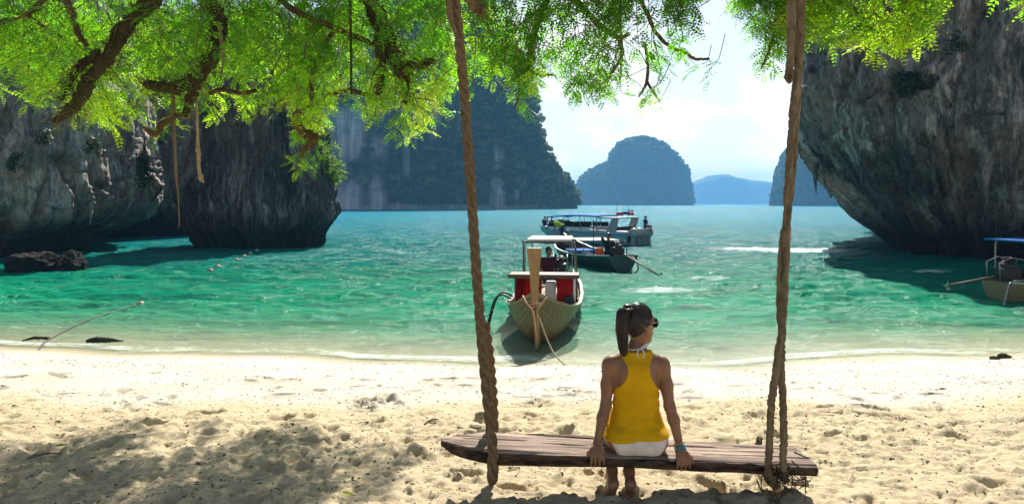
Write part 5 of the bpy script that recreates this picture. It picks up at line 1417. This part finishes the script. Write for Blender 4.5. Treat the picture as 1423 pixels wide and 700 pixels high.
        f.cap(ta, tb, .0135, .0110, .01); f.cap(tb, tc, .0105, .0085, .005)
    V, F = f.mesh(); V = relax(V, F, 1, .45)
    body = wp('body', V, F, M_SKIN)
    # tank top
    f = Field((.45, 4.02, .28), (1.02, 4.50, .92), .0058); torso(f, .007); breasts(f, .007)
    X, Y, Z = f.grid()
    ax_ = np.abs(X - cx)
    crs = fbm(X*5 + Z*3, Y*4, Z*19 + 2.2*ax_*10, 3, 8, .5, True)
    wr_ = .0045*np.clip(crs, -.3, 1)*sstep(.36, .43, Z)*(1 - sstep(.58, .70, Z)) + .004*np.sin(Z*95 + 5*fbm(X*6, Y*6, Z*5, 2, 3))*sstep(.36, .42, Z)*(1 - sstep(.60, .68, Z))*(0.5 + .8*np.abs(fbm(X*9, Y*5, Z*9, 2, 4)))
    fl = .004*(1 - sstep(.34, .46, Z))
    hw = np.interp(Z, [.3, .60, .63, .66, .70, .745, .78, .805, .83, .90], [.3, .3, .136, .104, .077, .063, .066, .078, .094, .105])
    nk = np.where(Y < YB + .02, .848 + .10*np.abs(X - cx), .76)
    band = np.exp(-((ax_ - hw + .006)/.006)**2)*(Z > .60) + np.exp(-((Z - nk + .006)/.006)**2) + np.exp(-((Z - .362)/.007)**2)
    D = np.maximum.reduce([f.D - fl - wr_ - .0028*np.clip(band, 0, 1), np.abs(X - cx) - hw, Z - nk, .352 + .01*np.sin((X - cx)*9) - Z])
    V, F = f.mesh(D); V = relax(V, F, 1, .5)
    t = NT('yellow_jersey'); p = t.obj(); n = t.noise(p, 120, 3); c = t.mix(t.ramp(t.noise(p, 8, 4), [(.3, 0.), (.7, 1.)]), (.60, .32, .003), (.72, .40, .004))
    mY = t.done(t.bsdf(c, .85, 0, t.bump(n, .25, .004), .15))
    top = wp('tank_top', V, F, mY)
    # piping along the arm openings and neck
    def back_y(x, z):                                # outermost skin of the back at this height
        return YB - (.100 if z < .8 else .075) + .25*(x - cx)**2
    # white shorts
    f = Field((.45, 4.02, .22), (1.02, 4.62, .44), .0058)
    f.ell((cx, YB + .015, .36), (.188, .131, .112), .05)
    for s in (-1, 1): f.ell((cx + s*.083, YB - .045, .335), (.104, .104, .093), .035); f.cap((cx + s*.092, YB + .03, .335), (cx + s*.085, 4.50, .37), .094, .082, .03)
    X, Y, Z = f.grid()
    side = np.where(Y < YB + .04, np.abs(X - cx) - (.118 + .52*(Z - .26)), -1)
    f.ell((cx, YB - .055, .318), (.12, .085, .066), .03)
    D = np.maximum.reduce([f.D, Z - .40, Y - 4.50, side])
    V, F = f.mesh(D); V = relax(V, F, 1, .5); wp('shorts', V, F, cloth('white_shorts_cloth', (.76, .70, .66)))
    # hair drawn back tight, ponytail
    f = Field((.55, 4.10, .78), (.92, 4.45, 1.17), .0045)
    f.ell(hp(-.006, 0, .024), (.096, .077, .108), .01, RH)
    X, Y, Z = f.grid(); Q = np.stack([X, Y, Z], -1) - hc; A, Bq, Cq = Q @ fx, Q @ rx, Q[..., 2]
    f.D[...] = np.maximum.reduce([f.D, A - .80*Cq - .010 - .010*np.sin(Cq*40), -.080 - Cq])
    TP = [hp(-.066, .0, .092), hp(-.094, 0, .108), hp(-.118, .005, .088), hp(-.132, .005, .03), hp(-.136, .01, -.04), hp(-.132, .01, -.10), hp(-.124, .01, -.150), hp(-.120, .01, -.185)]
    f.chain(TP, [.020, .023, .025, .027, .027, .023, .014, .004], .010)
    V, F = f.mesh(); V = relax(V, F, 1, .35)
    t = NT('dark_hair'); p = t.obj(); k_ = t.attr('tone')
    hm = t.done(t.bsdf(t.ramp(k_, [(0, (.004, .0025, .002)), (.6, (.018, .010, .007)), (1, (.07, .038, .024))]), .30, 0, None, .5))
    hair = wp('hair', V, F, hm, attrs={'tone': np.full(len(V), .2)})
    rh = np.random.default_rng(6); SV, SF, ST = [], [], []; ns = 0
    def strand(pts, r, tone):
        nonlocal ns
        v, fc_ = tube(catmull(np.array(pts), 5), r, 5, False); SV.append(v); ST.append(np.full(len(v), tone)); SF.extend([tuple(i_ + ns for i_ in q_) for q_ in fc_]); ns += len(v)
    tie = hp(-.080, 0, .100); er = np.array([.0985, .0795, .1105]); ec = np.array([-.006, 0, .024])
    for _ in range(420):                                # combed back from the hairline to the tie
        th = rh.uniform(-math.pi, math.pi); el_ = rh.uniform(-.85, 1.2)
        d0 = np.array([math.cos(el_)*math.cos(th), math.cos(el_)*math.sin(th), math.sin(el_)])
        q0 = ec + d0*er
        if q0[0] > .80*q0[2] + .012 or q0[2] < -.076: continue
        d1 = np.array([-.78, 0, .62]); d1 /= np.linalg.norm(d1); pts = []
        for u_ in np.linspace(0, .94, 6):
            dd = d0*(1 - u_) + d1*u_; dd /= np.linalg.norm(dd) + 1e-6; w_ = ec + dd*er*(1.0 + rh.uniform(-.006, .012)); pts.append(hp(*w_))
        pts.append(tie + rh.normal(size=3)*.008); strand(pts, [.0016, .0026, .002], rh.random())
    TPc = catmull(TP, 6)
    for _ in range(300):                                # loose ponytail
        a_ = rh.uniform(0, 2*math.pi); rr0 = rh.random()**.5; end = int(len(TPc)*rh.uniform(.72, 1.0)); pts = []
        for i_ in range(2, end, 5):
            f_ = i_/len(TPc); wd = .041*math.sin(math.pi*min(1, .18 + .76*f_))**.6*rr0*(1.0 - .25*f_)
            pts.append(TPc[i_] + wd*(math.cos(a_)*fx*1.0 + math.sin(a_)*rx) + rh.normal(size=3)*.0022)
        if len(pts) > 3: strand(pts, [.0022, .0026, .0022, .0008], rh.random())
    hs_ = make('hair_strands', np.vstack(SV) - W0, SF, hm, hair, attrs={'tone': np.concatenate(ST)}); hs_['kind'] = 'stuff'
    V, F = tube([hp(-.084, .024*math.cos(a), .104 + .024*math.sin(a)) for a in np.linspace(0, 2*math.pi, 17)], .006, 7); make('hair_tie', np.asarray(V) - W0, F, M_BLACK, hair)
    # sunglasses
    sg = empty('sunglasses', tuple(hp(.09, 0, .015) - W0)); sg.parent = o
    g0 = hp(.09, 0, .015)
    for s in (-1, 1):
        m = MB(); V = []; nn = 16
        for a in np.linspace(0, 2*math.pi, nn, endpoint=False): V.append(hp(.100 - .010*abs(math.cos(a)), s*.034 + .028*math.cos(a), .012 + .025*math.sin(a)) - g0)
        c_ = hp(.108, s*.034, .012) - g0; V.append(c_); V.append(c_ - fx*.012)
        F = [(i, (i+1) % nn, nn) for i in range(nn)] + [((i+1) % nn, i, nn+1) for i in range(nn)]
        make('lens', V, F, M_GLASS, sg)
        V, F = tube(np.array([hp(.100 - .010*abs(math.cos(a)), s*.034 + .029*math.cos(a), .012 + .026*math.sin(a)) - g0 for a in np.linspace(0, 2*math.pi, 17)]), .0035, 6); make('rim', V, F, M_BLACK, sg)
        V, F = tube(np.array([hp(.090, s*.062, .022), hp(.055, s*.079, .020), hp(.0, s*.084, .014), hp(-.012, s*.083, .0)]) - g0, .0032, 6); make('temple', V, F, M_BLACK, sg)
    V, F = tube(np.array([hp(.100, -.010, .018), hp(.104, 0, .022), hp(.100, .010, .018)]) - g0, .003, 6); make('bridge', V, F, M_BLACK, sg)
    # tied white halter strings at the nape
    MS = cloth('white_string', (.80, .74, .70)); kz = .872; kc = np.array([cx + .016, YB - .050, kz])
    for nm, pts in (('halter_string', [(cx - .055, YB - .025, .868), (cx - .03, YB - .048, .864), kc, (cx + .045, YB - .048, .888), (cx + .058, YB - .03, .90)]),
                    ('bow_loop', [kc, kc + (.030, -.008, .012), kc + (.046, -.008, .022), kc + (.036, -.010, .030), kc + (.010, -.008, .010), kc]),
                    ('bow_loop', [kc, kc + (-.016, -.010, -.012), kc + (-.019, -.016, -.034), kc + (-.010, -.018, -.05)]), ('bow_loop', [kc, kc + (.016, -.010, -.012), kc + (.018, -.016, -.034), kc + (.012, -.018, -.05)])):
        V, F = tube(catmull([np.array(q) for q in pts], 7), .0042, 6); wp(nm, V, F, MS)
    # bracelets
    w = np.array([.972, 4.160, .310]); d = np.array([.046, -.072, -.220]); d /= np.linalg.norm(d)
    a1 = np.cross(d, (0, 1, 0)); a1 /= np.linalg.norm(a1); a2 = np.cross(d, a1)
    MT = plain('turquoise_beads', (.02, .34, .42), .35, vary=.5, scale=60); MG = plain('gold_beads', (.62, .42, .12), .35, .6, vary=.3, scale=60)
    for off, mat, rr_ in ((-.004, MT, .0075), (.012, MT, .0075), (-.024, MG, .006)):
        m = MB()
        for k in range(13):
            a = k*2*math.pi/13; m.ball(w - W0 + d*off + (a1*math.cos(a) + a2*math.sin(a))*.0285, rr_, 7, 5)
        m.build('bracelet', mat, o, True)
build_woman()
# ================================================================== SMALL THINGS
def leafy(label, name, c, R, n, leaf, seed, cols=None, cat='shrub', stem_to=None, lobes=9, mat=None):
    """bush of leaf-sized faces in uneven lobes; crown and stem are its parts"""
    rng = np.random.default_rng(seed); c = np.array(c, float); R = np.array(R, float)
    base = np.array(stem_to, float) if stem_to is not None else c - np.array([0, 0, R[2]])
    o = empty(name, tuple(base)); tag(o, label, cat)
    L = rng.normal(size=(lobes, 3)); L /= np.linalg.norm(L, axis=1, keepdims=True); L = L*rng.uniform(.25, .85, (lobes, 1))*R
    k = rng.integers(0, lobes, n); d = rng.normal(size=(n, 3)); d /= np.linalg.norm(d, axis=1, keepdims=True)
    pos = L[k] + d*R*rng.uniform(.25, .48, (n, 1))
    nn = d + rng.normal(size=(n, 3))*.6 + np.array([0, 0, .5]); nn /= np.linalg.norm(nn, axis=1, keepdims=True)
    a = np.cross(nn, rng.normal(size=(n, 3))); a /= np.linalg.norm(a, axis=1, keepdims=True); b = np.cross(nn, a)
    s = leaf*rng.uniform(.6, 1.3, (n, 1)); p = pos + c - base
    V = np.stack([p - a*s, p + b*s*.4, p + a*s, p - b*s*.4], 1).reshape(-1, 3)
    cr = make('crown', V, np.arange(4*n).reshape(-1, 4), mat or M_LEAF, o, smooth=False, attrs={'tone': np.repeat(np.clip(.4 + .25*rng.normal(size=lobes)[k] + .1*rng.normal(size=n), 0, 1), 4)})
    cr['kind'] = 'stuff'
    m = MB()
    for q in L[:6]: m.tube(catmull([np.zeros(3), (c - base)*.5 + q*.2, c - base + q*.8], 4), [leaf*.5, leaf*.35, leaf*.12], 6)
    m.build('stem', M_BARK, o, True)
    return o
M_SHRUB = leaf_material('shrub_leaves', [(0.035, 0.075, 0.02), (0.07, 0.12, 0.03), (0.11, 0.16, 0.04)], [(0.10, 0.24, 0.03), (0.2, 0.36, 0.04), (0.34, 0.48, 0.06)], .5)
M_SHRUBD = leaf_material('dark_shrub_leaves', [(0.012, 0.03, 0.014), (0.03, 0.05, 0.02), (0.06, 0.09, 0.03)], [(0.03, 0.07, 0.02), (0.05, 0.1, 0.02), (0.1, .16, .03)], .3)
leafy('bright green shrub growing out of the dark rock stack', 'shrub', at(450, 236, 42.5), (1.15, 1.3, 1.65), 2600, .10, 3, stem_to=at(437, 262, 42.6), mat=M_SHRUB, lobes=14)
leafy('hanging creeper on the streaked cliff beside the pale channel wall', 'creeper', at(203, 232, 36.0), (.55, .5, 1.7), 1500, .085, 5, stem_to=at(200, 185, 37), mat=M_SHRUBD, lobes=14, cat='creeper')
leafy('small tuft of leaves high on the streaked cliff', 'shrub', at(60, 190, 32.0), (.5, .4, .45), 420, .07, 6, stem_to=at(60, 200, 32.8), mat=M_SHRUBD)
leafy('dark bush clinging to the overhanging headland', 'shrub', at(1268, 112, 30.0), (1.25, .8, .75), 1500, .10, 7, stem_to=at(1262, 132, 31.0), mat=M_SHRUBD, lobes=10)
leafy('olive tuft low on the headland under the dark bush', 'shrub', at(1225, 140, 31.6), (.6, .5, .35), 420, .08, 8, stem_to=at(1222, 150, 32.2), mat=M_SHRUBD)

for k_, (px, py, Y_, R_, lab) in enumerate(((128, 205, 32.0, (.5, .4, .6), 'leafy tuft midway up the streaked cliff left of the creeper'), (20, 225, 31.0, (.45, .4, .5), 'drooping tuft low on the streaked cliff above the boulders'),
        (1330, 60, 27.5, (.7, .5, .5), 'dark fern tuft high on the headland above the dark bush'), (318, 205, 40.0, (.5, .4, .5), 'sparse tuft on the dark face of the rock stack'))):
    leafy(lab, 'shrub', at(px, py, Y_), R_, 420, .07, 30 + k_, stem_to=at(px, py + 6, Y_ + .9), mat=M_SHRUBD)
# boulders at the foot of the left cliff
def boulder(c, r, seed, label, mat, nu=90, nv=46, name='boulder'):
    th, ph = np.meshgrid(np.linspace(0, 2*math.pi, nu, endpoint=False), np.linspace(.03, math.pi - .03, nv))
    d = np.stack([np.sin(ph)*np.cos(th), np.sin(ph)*np.sin(th), np.cos(ph)], -1)
    k = 1 + .35*fbm(d[..., 0]*1.6, d[..., 1]*1.6, d[..., 2]*1.6, 2, seed) + .22*fbm(d[..., 0]*5, d[..., 1]*5, d[..., 2]*5, 4, seed + 3, .6, True)
    V = d*k[..., None]*np.array(r)
    I = np.arange(nu*nv).reshape(nv, nu); J = np.roll(I, -1, 1)
    F = [tuple(q) for q in np.stack([I[:-1], I[1:], J[1:], J[:-1]], -1).reshape(-1, 4)] + [tuple(I[0]), tuple(I[-1][::-1])]
    o = make(name, V.reshape(-1, 3), F, mat, attrs={'uvw': (V*np.array([2, 2, 2])).reshape(-1, 3)}, loc=tuple(c))
    return tag(o, label, name)
M_BOULD = rock_material('boulder_rock', ((0.06, 0.052, 0.042), (0.20, 0.17, 0.13), (0.20, 0.13, 0.08), (0.42, 0.38, 0.32), (0.05, 0.045, 0.035), (0.02, 0.018, 0.015)), warm=.3, dark=.3, pale=.6)
boulder(onz(48, 377) + np.array([0, .2, .18]), (.92, .8, .46), 4, 'wide low rugged boulder in the water below the streaked cliff', M_BOULD)
boulder(onz(93, 376) + np.array([0, .2, .16]), (.52, .6, .48), 9, 'smaller pointed boulder beside the wide low one', M_BOULD)

# buoys
M_BUOY = plain('weathered_buoy', (0.58, 0.47, 0.30), .7, vary=.45, scale=9)
def buoy(c, r, label, group=None):
    o = empty('buoy', tuple(c)); tag(o, label, 'buoy', group)
    m = MB(); m.ball((0, 0, r*.35), (r, r, r*.92), 18, 12); m.build('float', M_BUOY, o, True)
    V, F = tube(catmull([(-.2*r, 0, r*1.15), (-.25*r, 0, r*1.55), (.25*r, 0, r*1.55), (.2*r, 0, r*1.15)], 4), r*.09, 6); make('ring', V, F, M_BLACK, o)
    V, F = tube([(r*1.01*math.cos(a), r*1.01*math.sin(a), r*.35) for a in np.linspace(0, 2*math.pi, 21)], r*.07, 6); make('band', V, F, M_RUST, o)
    return o
for (px, py), lab in zip(((292, 377), (302, 371.5), (328, 362), (339, 357), (348, 353), (357, 349.5)),
        ('cream buoy at the beach end of the row, farthest from the rock stack', 'cream buoy second from the beach end of the floating row', 'cream buoy third from the beach end of the row, after the gap',
         'cream buoy third from the rock stack end of the floating row', 'cream buoy second from the rock stack end of the floating row', 'last cream buoy of the row, nearest the rock stack')):
    buoy(onz(px, py), .10, lab, 'row of buoys before the rock stack')
bp = onz(195, 424); buoy(bp, .085, 'single cream buoy at the end of the dark rope from the beach')
V, F = tube(catmull([onz(-30, 508, -.66) + np.array([0, 0, .02]), onz(0, 501, -.70) + np.array([0, 0, .03]), onz(50, 490, -.78) + np.array([0, 0, .03]), onz(66, 475) + np.array([0, 0, .03]), onz(115, 450) + np.array([0, 0, .04]), onz(160, 434) + np.array([0, 0, .03]), bp + np.array([-.05, 0, .02]), onz(222, 416) + np.array([0, 0, -.01])], 14), .014, 7)
tag(make('beach_rope', V, F, plain('wet_dark_rope', (.05, .045, .03), .7, vary=.4, scale=30)), 'dark wet rope running from the sand out to the single buoy', 'rope')
V, F = tube(catmull([onz(284, 381) + np.array([0, 0, .0]), onz(292, 377), onz(302, 371.5), onz(328, 362), onz(339, 357), onz(348, 353), onz(357, 349.5)], 10), .012, 6)
tag(make('buoy_line', V, F, M_ROPE), 'thin floating line joining the row of small buoys', 'rope')

# driftwood
def stick(name, pts, rad, label, mat, cat, seed=0):
    V, F = tube(catmull(pts, 8), rad, 8, True, .4, seed); return tag(make(name, V, F, mat), label, cat)
M_DRIFT = bark('driftwood', (.06, .05, .035), (.26, .21, .14), .6)
M_WETW = bark('wet_wood', (.02, .022, .015), (.07, .07, .04), .6)
stick('driftwood', [onz(120, 475.5) + np.array([0, 0, .02]), onz(132, 475) + np.array([0, 0, .04]), onz(150, 474.5) + np.array([0, 0, .03]), onz(172, 473) + np.array([0, 0, -.01])], [.03, .055, .05, .012], 'dark waterlogged driftwood log lying in the shallows', M_WETW, 'driftwood', 1)
stick('branch', [onz(30, 473.5), onz(48, 473) + np.array([0, 0, .05]), onz(66, 472) + np.array([0, 0, .03]), onz(72, 470)], [.01, .03, .025, .01], 'thin dark branch caught where the wet rope meets the water', M_WETW, 'driftwood', 2)
def sandz(x, y): return float(sand_base(np.array([x]), np.array([y]))[0])
def ong(px, py):
    z = 0.0
    for _ in range(12): p = onz(px, py, z); z = sandz(p[0], p[1])
    return onz(px, py, z)
# stones on the sand
M_STONE = plain('beach_stone', (.30, .245, .165), .85, vary=.5, scale=14, bump=.6)
for i, (px, py, r, lab) in enumerate(((1100, 700, (.10, .07, .055), 'rounded brown stone half buried beneath the hanging root tangle'), (1033, 702, (.13, .06, .05), 'flat dark stone half buried in the sand left of the root tangle'),
        (1113, 671, (.045, .03, .018), 'small flat tan stone just right of the hanging root tangle'), (668, 579, (.045, .03, .03), 'small tan stone on the sand behind the twisted rope'), (663, 598, (.05, .035, .03), 'tan stone on the sand behind the left end of the plank'),
        (1395, 497, (.10, .06, .05), 'dark wet stone at the waterline near the headland boat'), (1382, 499, (.07, .05, .035), 'lesser dark wet stone at the waterline near the headland boat'))):
    g = ong(px, py); boulder(g + np.array([0, 0, r[2]*.3]), r, 20 + i, lab, M_STONE if i < 5 else M_BARKD, 40, 22, 'stone')
# twigs on the sand
for i, (px, py, L, a, lab) in enumerate(((62, 636, .20, .5, 'short dark twig lying in the dappled shade on the sand'), (600, 588, .16, .9, 'pale twig on the sand left of the twisted rope'))):
    g = ong(px, py); d = np.array([math.cos(a), math.sin(a), 0])*L/2
    stick('twig', [g - d + np.array([0, 0, .012]), g + np.array([0, 0, .03]), g + d + np.array([0, 0, .015])], [.007, .008, .003], lab, M_DRIFT, 'twig', 7 + i)
# fallen leaves
M_FALL = leaf_material('fallen_leaf', [(.35, .38, .03), (.40, .42, .04)], [(.3, .35, .03), (.4, .45, .03)], .3)
for i, (px, py) in enumerate(((85, 623), (370, 616), (402, 634), (483, 691))):
    g = ong(px, py); n = 9; V = []
    for k in range(n):
        f = k/(n-1); w = .022*math.sin(math.pi*min(1, f*1.02))*(1 - .3*f)
        V += [(f*.09 - .045, -w, .02 + .012*f*f + .006), (f*.09 - .045, 0, .02 + .012*f*f), (f*.09 - .045, w, .02 + .012*f*f + .006)]
    F = [(k*3+j, (k+1)*3+j, (k+1)*3+j+1, k*3+j+1) for k in range(n-1) for j in range(2)]
    o = make('fallen_leaf', V, F, M_FALL, attrs={'tone': np.linspace(0, 1, 3*n)}, loc=tuple(g)); o.rotation_euler = (.2, .1, i*1.9)
    tag(o, ('yellow-green fallen leaf lying beside the short dark twig on the sand', 'yellow-green fallen leaf at the seaward edge of the tree shade', 'yellow-green fallen leaf between the tree shade and the plank tip', 'yellow-green fallen leaf on the trampled sand left of the twisted rope')[i], 'leaf', 'fallen leaves on the sand')
# shell and coral crumbs strewn over the sand: nobody could count them
def build_crumbs():
    rng = np.random.default_rng(8); n = 16000
    y = 4.0 + 7.3*rng.random(n)**1.1; x = (rng.random(n) - .5)*2*(y*.78)
    keep = (fbm(x*.9, y*1.2, 0, 3, 5) + .35*rng.normal(size=n) > -.1) & (y < shore(x) - .1)
    x, y = x[keep], y[keep]; n = len(x)
    dg = bpy.context.evaluated_depsgraph_get(); bo = bpy.data.objects['beach']
    me = bo.data; co = np.empty(len(me.vertices)*3, np.float32); me.vertices.foreach_get('co', co); co = co.reshape(-1, 3)
    from mathutils import Vector
    z = np.array([bo.ray_cast(Vector((a, b, 3)), Vector((0, 0, -1)))[1][2] for a, b in zip(x, y)])
    s = rng.uniform(.002, .008, n)*(1 + .5*(rng.random(n) < .06))*(.75 + y*.05)
    box = np.array([[-1, -1, -.5], [1, -1, -.5], [1, 1, -.5], [-1, 1, -.5], [-.7, -.8, .6], [.8, -.6, .5], [.6, .8, .55], [-.8, .7, .4]], float)
    fc = np.array([[0, 3, 2, 1], [4, 5, 6, 7], [0, 1, 5, 4], [1, 2, 6, 5], [2, 3, 7, 6], [3, 0, 4, 7]])
    a = rng.uniform(0, 6.28, n); st = rng.uniform(.8, 2.2, n)
    bx = box[None]*s[:, None, None]*np.stack([st, np.ones(n), np.full(n, .7)], -1)[:, None, :]*rng.uniform(.7, 1.2, (n, 8, 3))
    X = bx[..., 0]*np.cos(a)[:, None] - bx[..., 1]*np.sin(a)[:, None] + x[:, None]; Y = bx[..., 0]*np.sin(a)[:, None] + bx[..., 1]*np.cos(a)[:, None] + y[:, None]; Z = bx[..., 2] + z[:, None]
    V = np.stack([X, Y, Z], -1).reshape(-1, 3); F = (fc[None] + 8*np.arange(n)[:, None, None]).reshape(-1, 4)
    t = NT('crumbs'); c = t.ramp(t.attr('tone'), [(0, (.05, .04, .028)), (.5, (.15, .115, .07)), (.8, (.30, .23, .14)), (1, (.6, .54, .45))])
    o = make('beach_debris', V, F, t.done(t.bsdf(c, .9, spec=.2)), smooth=False, attrs={'tone': np.repeat(rng.random(n), 8)})
    tag(o, 'bits of coral shell and twig strewn across the sand', 'debris', kind='stuff')
build_crumbs()
# old ropes hanging from the branches
C = catmull([at(272, 120, 6.55), at(274, 170, 6.55), at(275, 205, 6.55), at(277, 240, 6.55), at(280, 252, 6.55)], 10)
o = empty('hanging_rope', tuple(C[0])); tag(o, 'thin old rope with knots hanging from the mossy branch', 'rope')
V, F = tube(C - C[0], [.011, .012, .016, .016, .010], 7, True, .3, 2); make('cord', V, F, M_ROPE, o)
for q in (at(275, 208, 6.55), at(279, 246, 6.55)):
    m = MB(); m.ball(q - C[0], (.024, .022, .030), 9, 6); m.tube([q - C[0], q - C[0] + (.018, -.01, -.012), q - C[0] + (.028, -.01, -.05)], .008, 6); m.build('knot', M_ROPE, o, True)
C = catmull([at(640, -60, 4.9), at(648, -20, 4.9), at(657, 2, 4.9), at(668, 14, 4.9)], 8)
o = empty('frayed_rope', tuple(C[0])); tag(o, 'thick frayed rope end sticking out of the leaves beside the twisted rope', 'rope')
V, F = tube(C - C[0], [.04, .045, .048, .03], 9, True, .35, 2); make('cord', V, F, M_COIR, o)
m = MB(); rg = np.random.default_rng(2)
for k in range(60):
    a = C[-1 - rg.integers(0, 6)] - C[0] + rg.normal(size=3)*.02; V, F = tube([a, a + rg.normal(size=3)*.02 + (.012, 0, -.01), a + rg.normal(size=3)*.03 + (.03, 0, -.04)], [.003, .002, .001], 4); m.add(V, F)
fr_ = m.build('fibres', M_COIR, o, True); fr_['kind'] = 'stuff'
